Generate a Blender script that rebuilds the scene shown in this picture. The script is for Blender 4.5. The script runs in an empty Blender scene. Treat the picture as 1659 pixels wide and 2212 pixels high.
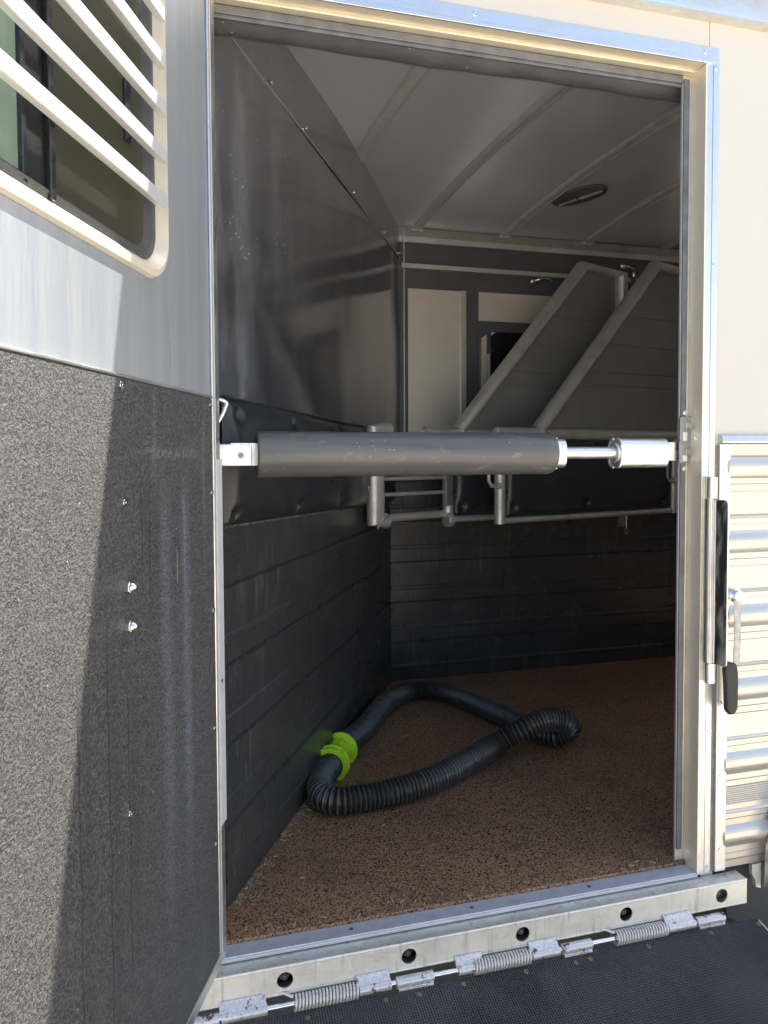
import bpy, bmesh, math, random
from mathutils import Vector, Matrix, Euler
random.seed(7)
R = math.radians
scene = bpy.context.scene
C = scene.collection

# ------------------------------------------------------------------ camera
YAW, PITCH, ROLL = R(74.87), R(2.2), R(0.3)
CAM = Vector((-.071, -1.638, 1.10))
cd = bpy.data.cameras.new('camera'); cam = bpy.data.objects.new('camera', cd); C.objects.link(cam)
f0 = Vector((math.cos(YAW), math.sin(YAW), 0)); r0 = Vector((math.sin(YAW), -math.cos(YAW), 0)); u0 = Vector((0, 0, 1))
fw = f0*math.cos(PITCH) - u0*math.sin(PITCH); u1 = f0*math.sin(PITCH) + u0*math.cos(PITCH)
rt = r0*math.cos(ROLL) - u1*math.sin(ROLL); up = r0*math.sin(ROLL) + u1*math.cos(ROLL)
mc = Matrix((rt, up, -fw)).transposed().to_4x4(); mc.translation = CAM
cam.matrix_world = mc
cd.sensor_fit = 'VERTICAL'; cd.sensor_height = 36; cd.lens = 1560/2212*36
cd.shift_y = -56/2212
cd.clip_start = .02; cd.clip_end = 800
scene.camera = cam

# ------------------------------------------------------------------ sky, sun, exposure
S = Vector((.50, .237, 1.0)).normalized()
w = bpy.data.worlds.new('World'); scene.world = w; w.use_nodes = True
wn = w.node_tree; bg = wn.nodes['Background']
sk = wn.nodes.new('ShaderNodeTexSky'); sk.sky_type = 'NISHITA'; sk.sun_disc = False
sk.sun_elevation = math.asin(S.z); sk.sun_rotation = math.atan2(S.x, S.y)
sk.dust_density = 2.0
wn.links.new(sk.outputs[0], bg.inputs[0]); bg.inputs[1].default_value = .10
ld = bpy.data.lights.new('sun', 'SUN'); ld.energy = 4.2; ld.angle = R(.53); ld.color = (1, .955, .88)
sun = bpy.data.objects.new('sun', ld); C.objects.link(sun)
sun.rotation_euler = S.to_track_quat('Z', 'Y').to_euler(); sun.location = (4, 3, 9)
scene.view_settings.view_transform = 'Standard'; scene.view_settings.look = 'None'
scene.view_settings.exposure = 1.82; scene.view_settings.gamma = 1
scene.render.resolution_x = 768; scene.render.resolution_y = 1024
if hasattr(scene, 'cycles'):
    scene.cycles.max_bounces = 12; scene.cycles.diffuse_bounces = 6; scene.cycles.glossy_bounces = 6

# ------------------------------------------------------------------ materials
class NT:
    def __init__(s, name):
        s.m = bpy.data.materials.new(name); s.m.use_nodes = True
        s.t = s.m.node_tree; s.b = s.t.nodes['Principled BSDF']; s.co = s.t.nodes.new('ShaderNodeTexCoord').outputs['Object']
    def n(s, ty, **k):
        x = s.t.nodes.new('ShaderNode'+ty)
        for a, v in k.items(): setattr(x, a, v)
        return x
    def l(s, a, b): s.t.links.new(a, b)
    def map(s, scale=(1, 1, 1), loc=(0, 0, 0), rot=(0, 0, 0)):
        x = s.n('Mapping'); x.inputs['Scale'].default_value = scale; x.inputs['Location'].default_value = loc
        x.inputs['Rotation'].default_value = rot; s.l(s.co, x.inputs[0]); return x.outputs[0]
    def noise(s, scale=(1, 1, 1), sc=1, det=4, rough=.5, loc=(0, 0, 0)):
        x = s.n('TexNoise'); s.l(s.map(scale, loc), x.inputs['Vector'])
        x.inputs['Scale'].default_value = sc; x.inputs['Detail'].default_value = det; x.inputs['Roughness'].default_value = rough
        return x.outputs['Fac']
    def vor(s, sc, feature='F1', out='Distance', scale=(1, 1, 1)):
        x = s.n('TexVoronoi', feature=feature); s.l(s.map(scale), x.inputs['Vector']); x.inputs['Scale'].default_value = sc
        return x.outputs[out]
    def rng(s, v, a, b, c=0., d=1.):
        x = s.n('MapRange'); s.l(v, x.inputs[0])
        for i, q in enumerate((a, b, c, d)): x.inputs[i+1].default_value = q
        return x.outputs[0]
    def math(s, op, a, b):
        x = s.n('Math', operation=op)
        for i, q in enumerate((a, b)):
            if isinstance(q, (int, float)): x.inputs[i].default_value = q
            else: s.l(q, x.inputs[i])
        return x.outputs[0]
    def mix(s, f, a, b):
        x = s.n('Mix', data_type='RGBA')
        if isinstance(f, (int, float)): x.inputs[0].default_value = f
        else: s.l(f, x.inputs[0])
        for i, q in ((6, a), (7, b)):
            if isinstance(q, tuple): x.inputs[i].default_value = (*q, 1)
            else: s.l(q, x.inputs[i])
        return x.outputs[2]
    def col(s, c):
        if isinstance(c, tuple): s.b.inputs['Base Color'].default_value = (*c, 1)
        else: s.l(c, s.b.inputs['Base Color'])
    def set(s, rough=None, metal=None, spec=None, coat=None):
        for k, v in (('Roughness', rough), ('Metallic', metal), ('Specular IOR Level', spec), ('Coat Weight', coat)):
            if v is None: continue
            if isinstance(v, (int, float)): s.b.inputs[k].default_value = v
            else: s.l(v, s.b.inputs[k])
    def bump(s, h, dist=.001, strength=1, prev=None):
        x = s.n('Bump'); x.inputs['Strength'].default_value = strength; x.inputs['Distance'].default_value = dist
        s.l(h, x.inputs['Height'])
        if prev: s.l(prev, x.inputs['Normal'])
        s.l(x.outputs[0], s.b.inputs['Normal']); return x.outputs[0]

def alu(name, base=(.80, .79, .77), r=(.22, .42), brush=(1, 1, 60), dirt=.35, dark=(.42, .40, .37), bumpd=.0002, dirtscale=9, metal=1.):
    k = NT(name)
    br = k.noise(brush, 12, 3)
    big = k.noise((1, 1, 1), dirtscale, 6, .65)
    blot = k.rng(big, .45, .72, 0, dirt)
    c = k.mix(blot, base, dark)
    c = k.mix(k.rng(br, .35, .7, 0, .22), c, (base[0]*.7, base[1]*.7, base[2]*.7))
    fine = k.noise((1, 1, 1), 160, 2)
    c = k.mix(k.rng(fine, .66, .72, 0, .35), c, (.9, .88, .85))
    k.col(c); k.set(metal=metal)
    rr = k.rng(br, .3, .7, r[0], r[1]); k.set(rough=k.math('ADD', rr, k.rng(big, .4, .7, 0, .15)))
    wav = k.noise((1, 1, 1), 3.5, 2)
    p = k.bump(wav, .0035, .3); k.bump(br, bumpd, .6, p)
    return k.m
ALU = alu('aluminium_vertical', brush=(60, 60, 1))
ALUH = alu('aluminium_horizontal', brush=(1, 60, 60))
ALUR = alu('aluminium_reveal', base=(.93, .84, .68), brush=(60, 60, 1), r=(.36, .5), dirt=.2, dark=(.6, .5, .35), metal=.55)
ALUD = alu('aluminium_tube_dull', base=(.70, .69, .65), r=(.34, .5), metal=.7, brush=(20, 20, 20), dirt=.4, dark=(.3, .29, .27))
ALUB = alu('aluminium_bar', base=(.88, .87, .85), r=(.30, .42), brush=(20, 20, 20), dirt=.12, dark=(.74, .72, .68), dirtscale=30, bumpd=.0001)
GALV = alu('galvanised_steel', base=(.36, .37, .38), r=(.25, .45), brush=(6, 6, 6), dirt=.5, dark=(.3, .29, .28), dirtscale=40)
CHROME = alu('bright_steel', base=(.8, .8, .8), r=(.1, .22), brush=(4, 4, 4), dirt=.2, dirtscale=60)

def painted_beam():
    k = NT('silver_painted_steel')
    big = k.noise((1, 1, 1), 14, 7, .7); fine = k.noise((1, 1, 1), 90, 5, .7)
    c = k.mix(k.rng(big, .42, .62), (.84, .80, .71), (.74, .69, .60))
    c = k.mix(k.rng(fine, .57, .63, 0, .75), c, (.78, .76, .72))
    st = k.noise((25, 25, 2), 3, 4); c = k.mix(k.rng(st, .56, .7, 0, .5), c, (.38, .35, .31))
    rust = k.math('MULTIPLY', k.rng(k.noise((1, 1, 1), 23, 8, .75, (3, 1, 2)), .66, .70), k.rng(fine, .4, .6)); c = k.mix(rust, c, (.10, .06, .045))
    k.col(c); k.set(metal=.55, rough=k.rng(fine, .3, .7, .33, .6))
    p = k.bump(fine, .0006, .5); k.bump(big, .003, .3, p); return k.m
BEAM = painted_beam()

def painted_hinge():
    k = NT('silver_paint_flaking')
    big = k.noise((1, 1, 1), 38, 7, .7); fine = k.noise((1, 1, 1), 170, 5, .7)
    c = k.mix(k.rng(fine, .4, .65), (.52, .51, .49), (.68, .67, .65))
    c = k.mix(k.rng(big, .575, .60, 0, 1), c, (.11, .085, .07))
    k.col(c); k.set(metal=.5, rough=k.rng(big, .6, .64, .35, .8)); k.bump(k.math('ADD', fine, k.rng(big, .6, .64, 1, 0)), .0008, .6); return k.m
HPAINT = painted_hinge()

def cream():
    k = NT('cream_painted_skin')
    v = k.noise((1, 1, 1), 1.3, 3); s_ = k.noise((30, 30, 1), 2, 4)
    c = k.mix(k.rng(v, .3, .7), (.635, .595, .53), (.61, .575, .515))
    c = k.mix(k.rng(s_, .55, .75, 0, .25), c, (.60, .56, .50))
    sp = k.vor(9); c = k.mix(k.rng(sp, .014, .02, .6, 0), c, (.25, .22, .18))
    k.col(c); k.set(rough=.38, spec=.4); k.bump(k.noise((1, 1, 1), 2.5, 2), .004, .4); return k.m
CREAM = cream()

def siding_mat():
    k = NT('ribbed_siding_metal')
    v = k.noise((1, 8, 8), 3, 4); f = k.noise((2, 40, 40), 6, 3); d = k.noise((1, 1, 1), 22, 6, .7)
    c = k.mix(k.rng(v, .35, .65), (.66, .61, .535), (.60, .555, .485))
    c = k.mix(k.rng(d, .64, .72, 0, .5), c, (.46, .43, .39))
    k.col(c); k.set(metal=.75, rough=k.rng(f, .3, .7, .27, .35)); k.bump(v, .0006, .3); return k.m
SIDING = siding_mat()

# door lining: object space x = along the door, y = out of the face, z = up
def door_lining():
    k = NT('black_textured_lining')
    n1 = k.noise((1, 1, 1), 330, 3, .7); n2 = k.noise((1, 1, 1), 150, 4, .65)
    h = k.math('ADD', n1, k.math('MULTIPLY', n2, .8))
    c = k.mix(k.rng(n1, .4, .65), (.034, .034, .035), (.175, .168, .155))
    sep = k.n('SeparateXYZ'); k.l(k.co, sep.inputs[0]); X, Z = sep.outputs[0], sep.outputs[2]
    wob = k.math('MULTIPLY', k.math('SUBTRACT', k.noise((0, 0, 1), 7, 5), .5), .03)
    xs = k.math('ADD', X, wob)
    gr = k.noise((1, 1, 1), 330, 2)
    def streak(x0, wd, z0, z1, col, amt, fade=.25):
        nonlocal c
        d = k.math('ABSOLUTE', k.math('SUBTRACT', xs, x0), 0)
        m = k.rng(d, wd, wd*.15)
        zz = k.math('MULTIPLY', k.rng(Z, z1, z1-.09), k.rng(Z, z0, z0+fade))
        m = k.math('MULTIPLY', m, zz); m = k.math('MULTIPLY', m, k.rng(gr, .38, .62, .35, 1)); m = k.math('MULTIPLY', m, amt)
        c = k.mix(m, c, col)
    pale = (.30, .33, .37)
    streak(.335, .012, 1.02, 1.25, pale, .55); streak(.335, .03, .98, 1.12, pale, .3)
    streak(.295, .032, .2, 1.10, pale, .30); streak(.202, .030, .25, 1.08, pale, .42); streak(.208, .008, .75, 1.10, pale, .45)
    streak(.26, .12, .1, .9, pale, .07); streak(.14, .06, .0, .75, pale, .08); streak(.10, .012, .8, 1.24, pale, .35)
    dk = (.012, .012, .012)
    for x0, z0, z1 in ((.515, -.05, .90), (.600, -.05, .84), (.452, .2, .80), (.39, .85, 1.12), (.36, .8, 1.1)):
        streak(x0, .0035, z0, z1, dk, .8, .1); streak(x0-.02, .022, z0, z1, dk, .25, .2)
    # scuff band
    m = k.math('MULTIPLY', k.rng(k.math('ABSOLUTE', k.math('SUBTRACT', Z, 1.112), 0), .012, .004), k.math('MULTIPLY', k.rng(X, .40, .34), k.rng(X, .12, .17)))
    c = k.mix(k.math('MULTIPLY', m, k.rng(n2, .45, .6, 0, .5)), c, (.33, .32, .30))
    m = k.math('MULTIPLY', k.rng(k.math('ABSOLUTE', k.math('SUBTRACT', X, .245), 0), .0016, .0008), k.math('MULTIPLY', k.rng(Z, .872, .876), k.rng(Z, .935, .931)))
    c = k.mix(m, c, (.42, .40, .27))
    m = k.rng(k.vor(42), .045, .06, .9, 0); m = k.math('MULTIPLY', m, k.rng(k.noise((1, 1, 1), 11, 2), .5, .55)); c = k.mix(m, c, (.55, .55, .53))
    k.col(c); k.set(rough=k.rng(n1, .35, .65, .38, .6), spec=.45)
    k.bump(h, .0062, 1.0); return k.m
LINING = door_lining()

def wall_coat():
    k = NT('black_sprayed_wall_coating')
    n1 = k.noise((1, 1, 1), 240, 3, .6); c = k.mix(k.rng(n1, .4, .7), (.038, .038, .039), (.058, .058, .056))  # black base lifted slightly to include a pale lens veil
    scr = k.noise((40, 40, 3), 1.6, 6, .7); low = k.noise((1, 1, 1), 3.2, 4)
    m = k.math('MULTIPLY', k.rng(scr, .52, .72), k.rng(low, .38, .6, 0.05, .75)); c = k.mix(m, c, (.17, .165, .155))
    sp = k.math('MULTIPLY', k.rng(k.vor(46), .035, .055, .8, 0), k.rng(k.noise((1, 1, 1), 6, 2), .48, .54)); c = k.mix(sp, c, (.5, .47, .40))
    k.col(c); k.set(rough=k.rng(low, .3, .7, .20, .36), spec=.6); k.bump(n1, .0007, .6); return k.m
COAT = wall_coat()

def gloss_wall():
    k = NT('dark_smooth_wall_sheet')
    low = k.noise((5, 5, 1), 1.1, 4); c = k.mix(k.rng(low, .35, .65), (.44, .45, .49), (.54, .54, .57))
    sep = k.n('SeparateXYZ'); k.l(k.co, sep.inputs[0]); X = sep.outputs[0]
    fine = k.noise((60, 60, 12), 2.5, 5, .75); blob = k.noise((5, 5, 1.6), 1.5, 5, .6, (3, 0, 1))
    dr = k.noise((50, 50, 2.2), 1.4, 6, .7)
    dust = k.math('MULTIPLY', k.math('MULTIPLY', k.rng(blob, .46, .62), k.rng(X, .75, .15, .10, .9)), k.rng(fine, .38, .62, .12, .34))
    dust = k.math('MULTIPLY', k.math('ADD', dust, k.math('MULTIPLY', k.rng(dr, .58, .75, 0, .14), k.rng(blob, .4, .55))), .6)
    sp = k.math('MULTIPLY', k.rng(k.vor(48, scale=(1, 1, .7)), .05, .09, .9, 0), k.rng(k.noise((1, 1, 1), 5, 2), .48, .54))
    m = k.math('MINIMUM', k.math('ADD', dust, sp), 1)
    c = k.mix(m, c, (.50, .49, .46)); k.col(c); k.set(metal=k.rng(m, 0, 1, .92, 0), rough=k.math('ADD', k.rng(low, .3, .7, .10, .16), k.rng(m, 0, 1, 0, .5)))
    k.bump(k.noise((3, 3, .8), 1.1, 1), .006, .3); return k.m
GLOSSW = gloss_wall()

def ceiling_mat():
    k = NT('glare_lifted_grey_ceiling')
    v = k.noise((1, 1, 1), 1.6, 4); c = k.mix(k.rng(v, .3, .7), (.62, .64, .70), (.70, .71, .76)); k.col(c)  # base lightened: veiling glare of the upper doorway put into the colour
    k.set(metal=.4, rough=.27); k.bump(k.noise((1, 1, 1), 2.2, 2), .01, .3); return k.m
CEIL = ceiling_mat()

def flat(name, c1, c2, sc=8, rough=(.4, .6), metal=0, bump=None, spec=.5, dust=None):
    k = NT(name); v = k.noise((1, 1, 1), sc, 5, .6); c = k.mix(k.rng(v, .35, .65), c1, c2)
    if dust:
        sp = k.math('MULTIPLY', k.rng(k.vor(dust[0]), dust[1]*.6, dust[1], .85, 0), k.rng(k.noise((1, 1, 1), 9, 3), .48, .56)); c = k.mix(sp, c, (.62, .60, .56))
    k.col(c); k.set(rough=k.rng(v, .3, .7, *rough), metal=metal, spec=spec)
    if bump: k.bump(k.noise((1, 1, 1), bump[0], 3), bump[1], .7)
    return k.m
PANEL = flat('brushed_panel_tan', (.80, .745, .65), (.72, .67, .585), 3, (.3, .45), .4)
BLACKP = flat('glare_lifted_black_paint', (.085, .089, .10), (.105, .11, .12), 6, (.28, .45))  # black raised towards grey to carry lens glare over the upper stall
GREYSHEET = flat('glare_lifted_divider_sheet', (.22, .222, .226), (.27, .27, .265), 3, (.35, .5), .3)  # sheet tone lightened, standing in for pale lens glare
VINYL = flat('black_vinyl', (.020, .021, .024), (.030, .031, .034), 14, (.26, .42), 0, (130, .0006), .5, (55, .05))
VINYLH = flat('black_vinyl_dusty', (.085, .086, .10), (.12, .12, .13), 10, (.36, .5), 0, (60, .0008), .5, (38, .11))
def foam_mat():
    k = NT('grey_foam_sleeve'); v = k.noise((1, 8, 8), 4, 4); c = k.mix(k.rng(v, .35, .65), (.085, .083, .080), (.105, .100, .096))
    b = k.noise((1, 14, 14), 1.6, 5); c = k.mix(k.rng(b, .52, .68, 0, .7), c, (.15, .138, .12))
    sp = k.math('MULTIPLY', k.rng(k.vor(75), .06, .11, .9, 0), k.rng(k.noise((1, 1, 1), 12, 3), .54, .6)); c = k.mix(sp, c, (.7, .68, .62))
    sm = k.math('MULTIPLY', k.rng(k.noise((3, 9, 9), 3, 7, .75, (4, 2, 1)), .56, .66), k.rng(k.noise((1, 1, 1), 60, 3), .4, .6)); c = k.mix(k.math('MULTIPLY', sm, .55), c, (.30, .28, .25))
    sc = k.noise((14, 60, 60), 2, 5, .7, (1, 5, 2)); c = k.mix(k.rng(sc, .68, .72, 0, .5), c, (.03, .03, .03))
    k.col(c); k.set(rough=k.rng(v, .3, .7, .28, .42), spec=.6); k.bump(k.noise((1, 1, 1), 9, 5), .0028, .5); return k.m
FOAM = foam_mat()
FOAMC = flat('foam_cut_end', (.05, .05, .05), (.08, .08, .08), 60, (.7, .9))
RUBBER = flat('black_hose_plastic', (.040, .040, .041), (.062, .061, .058), 12, (.30, .42), 0, (200, .0004), .5, (90, .09))
LIME = flat('lime_green_plastic', (.64, .96, .03), (.50, .84, .03), 14, (.3, .45), 0, (60, .0004))
SEAL = flat('grey_rubber_seal', (.16, .16, .17), (.24, .24, .24), 20, (.4, .6), .5, (90, .0005))
DARK = flat('dark_underbody', (.035, .034, .033), (.055, .052, .05), 4, (.6, .8))
TYRE = flat('tyre_rubber', (.02, .02, .02), (.03, .03, .03), 14, (.6, .8))
RUST = flat('rusty_screw', (.20, .12, .08), (.30, .20, .14), 150, (.5, .8), .3)
GRIP = flat('black_grip', (.015, .015, .015), (.022, .022, .022), 14, (.4, .6))
def guard_mat():
    k = NT('smeared_black_guard'); v = k.noise((6, 6, 1), 4, 7, .65)
    c = k.mix(k.rng(v, .44, .60), (.02, .02, .02), (.36, .35, .33)); k.col(c); k.set(rough=k.rng(v, .3, .7, .3, .5)); k.bump(v, .001, .5); return k.m
GUARD = guard_mat()
RAMPM = flat('ribbed_ramp_rubber', (.030, .030, .032), (.050, .048, .046), 4, (.42, .62), 0, (420, .0005), .5, (60, .05))
WHITEP = flat('white_plastic', (.6, .6, .58), (.5, .5, .48), 14, (.3, .5))
REDP = flat('red_lens', (.35, .02, .02), (.3, .02, .02), 14, (.2, .3))

def mat_floor():
    k = NT('speckled_rubber_mat')
    x = k.n('TexVoronoi'); k.l(k.map(), x.inputs['Vector']); x.inputs['Scale'].default_value = 370
    hue = k.n('SeparateColor'); k.l(x.outputs['Color'], hue.inputs[0])
    r_, g_, b_ = hue.outputs[0], hue.outputs[1], hue.outputs[2]
    c = k.mix(k.rng(r_, .36, .40), (.026, .018, .016), (.40, .225, .112))
    c = k.mix(k.rng(g_, .80, .84, 0, .9), c, (.42, .27, .15)); c = k.mix(k.rng(b_, .95, .97, 0, .9), c, (.20, .04, .03))
    c = k.mix(k.rng(k.noise((1, 1, 1), 26, 5, .7), .54, .68, 0, .4), c, (.03, .024, .022))
    c = k.mix(k.rng(k.noise((1, 1, 1), 3.2, 4), .45, .7, 0, .25), c, (.05, .04, .035))
    k.col(c); k.set(rough=.62, spec=.35); k.bump(k.math('ADD', x.outputs['Distance'], k.noise((1, 1, 1), 160, 2)), .0012, .8); return k.m
MATF = mat_floor()

def ground_mat():
    k = NT('sandy_gravel'); a = k.noise((1, 1, 1), .6, 6, .6); b = k.noise((1, 1, 1), 45, 4, .7)
    c = k.mix(k.rng(a, .3, .7), (.57, .515, .43), (.49, .445, .37)); c = k.mix(k.rng(b, .5, .7, 0, .6), c, (.40, .34, .27)); k.col(c)
    k.set(rough=.9, spec=.2); k.bump(b, .01, .8); return k.m
GROUND = ground_mat()

def glass_mat(name, tint, base, rough, fac):
    k = NT(name); a = k.noise((1, 1, 1), 3, 4); k.col(k.mix(k.rng(a, .35, .65), base, tuple(v*1.3 for v in base))); k.set(rough=rough, spec=.8)
    tr = k.n('BsdfTransparent'); tr.inputs[0].default_value = (*tint, 1)
    mx = k.n('MixShader'); mx.inputs[0].default_value = fac; k.l(k.b.outputs[0], mx.inputs[1]); k.l(tr.outputs[0], mx.inputs[2])
    k.l(mx.outputs[0], k.t.nodes['Material Output'].inputs[0]); return k.m
SCREEN = glass_mat('dusty_window_screen', (.40, .40, .33), (.045, .047, .038), .30, .72)
PANE = glass_mat('green_tinted_pane', (.80, .92, .82), (.04, .06, .045), .10, .75)
BLACKW = flat('black_window_frame', (.012, .012, .013), (.022, .022, .023), 6, (.2, .35))

# ------------------------------------------------------------------ mesh helpers
class MB:
    def __init__(s): s.bm = bmesh.new()
    def face(s, vs):
        try: return s.bm.faces.new(vs)
        except ValueError: return None
    def box(s, x0, x1, y0, y1, z0, z1):
        v = [s.bm.verts.new((x, y, z)) for x in (x0, x1) for y in (y0, y1) for z in (z0, z1)]
        for f in ((0, 1, 3, 2), (4, 6, 7, 5), (0, 4, 5, 1), (2, 3, 7, 6), (0, 2, 6, 4), (1, 5, 7, 3)): s.face([v[i] for i in f])
        return s
    def prism(s, poly, fn, a, b):          # poly of 2-D points, fn(p, t) -> 3-D
        n = len(poly); A = [s.bm.verts.new(fn(p, a)) for p in poly]; B = [s.bm.verts.new(fn(p, b)) for p in poly]
        s.face(A[::-1]); s.face(B)
        for i in range(n): s.face([A[i], A[(i+1) % n], B[(i+1) % n], B[i]])
        return s
    def tube(s, path, r, seg=16, closed=False, caps=True, flat=None, refn=None):
        P = [Vector(p) for p in path]; n = len(P); T = []
        for i in range(n):
            a = P[(i-1) % n] if (closed or i > 0) else P[0]; b = P[(i+1) % n] if (closed or i < n-1) else P[-1]
            T.append((b-a).normalized())
        N = Vector(refn) if refn else (Vector((0, 0, 1)) if abs(T[0].z) < .9 else Vector((1, 0, 0)))
        rings = []
        for i in range(n):
            N = (N - T[i]*N.dot(T[i])).normalized(); B = T[i].cross(N)
            rr = r(i) if callable(r) else r
            ry = rr*flat if flat else rr
            k = 1.0
            if 0 < i < n-1 and not closed:
                a = (P[i]-P[i-1]).normalized(); b = (P[i+1]-P[i]).normalized(); cs = max(.3, math.sqrt((1+a.dot(b))/2)); 
                k = 1/cs if n < 8 else 1
            bis = None
            if k > 1.001:
                bis = (b-a).normalized()
            ring = []
            for j in range(seg):
                t = 2*math.pi*j/seg; v = N*rr*math.cos(t) + B*ry*math.sin(t)
                if bis: v = v + bis*(v.dot(bis))*(k-1)
                ring.append(s.bm.verts.new(P[i]+v))
            rings.append(ring)
        m = n if closed else n-1
        for i in range(m):
            a, b = rings[i], rings[(i+1) % n]
            for j in range(seg): s.face([a[j], a[(j+1) % seg], b[(j+1) % seg], b[j]])
        if caps and not closed: s.face(rings[0][::-1]); s.face(rings[-1])
        return s
    def ring(s, c, axis, R1, R0, h, seg=40):      # washer shape
        ax = Vector(axis).normalized(); N = ax.orthogonal().normalized(); B = ax.cross(N); c = Vector(c)
        L = []
        for (rr, hh) in ((R0, -h/2), (R1, -h/2), (R1, h/2), (R0, h/2)):
            L.append([s.bm.verts.new(c+ax*hh+(N*math.cos(2*math.pi*j/seg)+B*math.sin(2*math.pi*j/seg))*rr) for j in range(seg)])
        for i in range(4):
            a, b = L[i], L[(i+1) % 4]
            for j in range(seg): s.face([a[j], a[(j+1) % seg], b[(j+1) % seg], b[j]])
        return s
    def dome(s, c, axis, r, h, seg=14, rings=4, base=0):
        ax = Vector(axis).normalized(); N = ax.orthogonal().normalized(); B = ax.cross(N); c = Vector(c)
        prev = None
        for i in range(rings):
            t = i/rings*math.pi/2; rr = r*math.cos(t); hh = base+h*math.sin(t)
            cur = [s.bm.verts.new(c+ax*hh+(N*math.cos(2*math.pi*j/seg)+B*math.sin(2*math.pi*j/seg))*rr) for j in range(seg)]
            if prev:
                for j in range(seg): s.face([prev[j], prev[(j+1) % seg], cur[(j+1) % seg], cur[j]])
            else:
                low = [s.bm.verts.new(v.co-ax*(base+.0005)) for v in cur]
                for j in range(seg): s.face([low[j], low[(j+1) % seg], cur[(j+1) % seg], cur[j]])
                s.face(low[::-1])
            prev = cur
        top = s.bm.verts.new(c+ax*(base+h))
        for j in range(seg): s.face([prev[j], prev[(j+1) % seg], top])
        return s
    def grid(s, nu, nv, fn):
        V = [[s.bm.verts.new(fn(i/nu, j/nv)) for j in range(nv+1)] for i in range(nu+1)]
        for i in range(nu):
            for j in range(nv): s.face([V[i][j], V[i+1][j], V[i+1][j+1], V[i][j+1]])
        return s

WM = {}
def empty(name, loc):
    o = bpy.data.objects.new(name, None); C.objects.link(o); o.location = loc; o.empty_display_size = .2
    WM[o] = Matrix.Translation(loc); return o
def put(o, parent=None, M=None):
    M = M or Matrix.Identity(4); C.objects.link(o); WM[o] = M
    if parent is not None:
        o.parent = parent; o.matrix_parent_inverse = Matrix.Identity(4); o.matrix_basis = WM[parent].inverted() @ M
    else: o.matrix_basis = M
    return o
def mk(name, mb, mat, parent=None, M=None, bev=0, smooth=False, label=None, solid=0):
    bm = mb.bm; bmesh.ops.remove_doubles(bm, verts=bm.verts, dist=1e-6); bmesh.ops.recalc_face_normals(bm, faces=bm.faces)
    me = bpy.data.meshes.new(name); bm.to_mesh(me); bm.free(); (me.materials.append(mat) if mat else None)
    o = bpy.data.objects.new(name, me); put(o, parent, M)
    if smooth:
        for p in me.polygons: p.use_smooth = True
        try:
            me.set_sharp_from_angle(angle=R(38))
        except Exception: pass
    if solid:
        m = o.modifiers.new('s', 'SOLIDIFY'); m.thickness = solid; m.offset = -1
    if bev:
        m = o.modifiers.new('b', 'BEVEL'); m.width = bev; m.segments = 2; m.limit_method = 'ANGLE'; m.angle_limit = R(35)
        m.harden_normals = False
    if label: o['label'] = label
    return o
def frame(origin, xdir):
    x = Vector(xdir).normalized(); z = Vector((0, 0, 1)); y = z.cross(x)
    m = Matrix((x, y, z)).transposed().to_4x4(); m.translation = Vector(origin); return m
def tag(o, label, cat, group=None, kind=None):
    if label: o['label'] = label
    if cat: o['category'] = cat
    if group: o['group'] = group
    if kind: o['kind'] = kind

BARM = flat('satin_bar_metal', (.76, .755, .74), (.68, .675, .66), 40, (.32, .42), .45, (30, .0005))
# repeated fixings: a rivet / screw mesh shared by its copies
_shared = {}
def fixing(name, parent, pos, axis, r=.0045, h=.0028, mat=None, hole=True, M=None):
    key = (name, r, h, hole, (mat or CHROME).name)
    if key not in _shared:
        mb = MB(); mb.ring((0, 0, h*.25), (0, 0, 1), r, r*.25 if hole else r*.05, h*.5, 16)
        mb.ring((0, 0, h*.6), (0, 0, 1), r*.8, r*.36, h*.5, 16)
        if hole: mb.dome((0, 0, .0002), (0, 0, 1), r*.26, h*.25, 10, 2)
        else: mb.dome((0, 0, .0001), (0, 0, 1), r*.8, h, 12, 3)
        bm = mb.bm; bmesh.ops.recalc_face_normals(bm, faces=bm.faces); me = bpy.data.meshes.new(name); bm.to_mesh(me); bm.free()
        me.materials.append(mat or CHROME)
        for p in me.polygons: p.use_smooth = True
        try: me.set_sharp_from_angle(angle=R(50))
        except Exception: pass
        _shared[key] = me
    o = bpy.data.objects.new(name, _shared[key])
    q = Vector(axis).to_track_quat('Z', 'Y').to_matrix().to_4x4(); q.translation = Vector(pos)
    return put(o, parent, (M or Matrix.Identity(4)) @ q)

# ------------------------------------------------------------------ the setting
GZ = -.56
mb = MB(); mb.grid(1, 1, lambda a, b: (-150+300*a, -150+300*b, GZ)); g = mk('ground', mb, GROUND); tag(g, None, None, kind='structure')

# ------------------------------------------------------------------ the trailer
T = empty('horse_trailer', (1.0, 1.0, GZ))
tag(T, 'cream and aluminium horse trailer, side doorway open on a black lined stall', 'trailer')
ext = lambda p, t: (t, p[0], p[1])                  # profile (y, z) extruded along X

# outside skin
mb = MB(); mb.box(-3.2, -.10, 0, .03, -.10, 2.235); mb.box(-.10, 1.258, 0, .03, 2.150, 2.235); mk('wall_skin', mb, CREAM, T, bev=.001)
mb = MB(); mb.box(1.2595, 5.6, 0, .03, 1.10, 2.235); mb.box(1.2595, 1.30, 0, .028, -.05, 1.10); mb.box(1.2585, 1.275, .001, .03, 2.100, 2.15)
mk('wall_skin', mb, CREAM, T, bev=.001)
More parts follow.
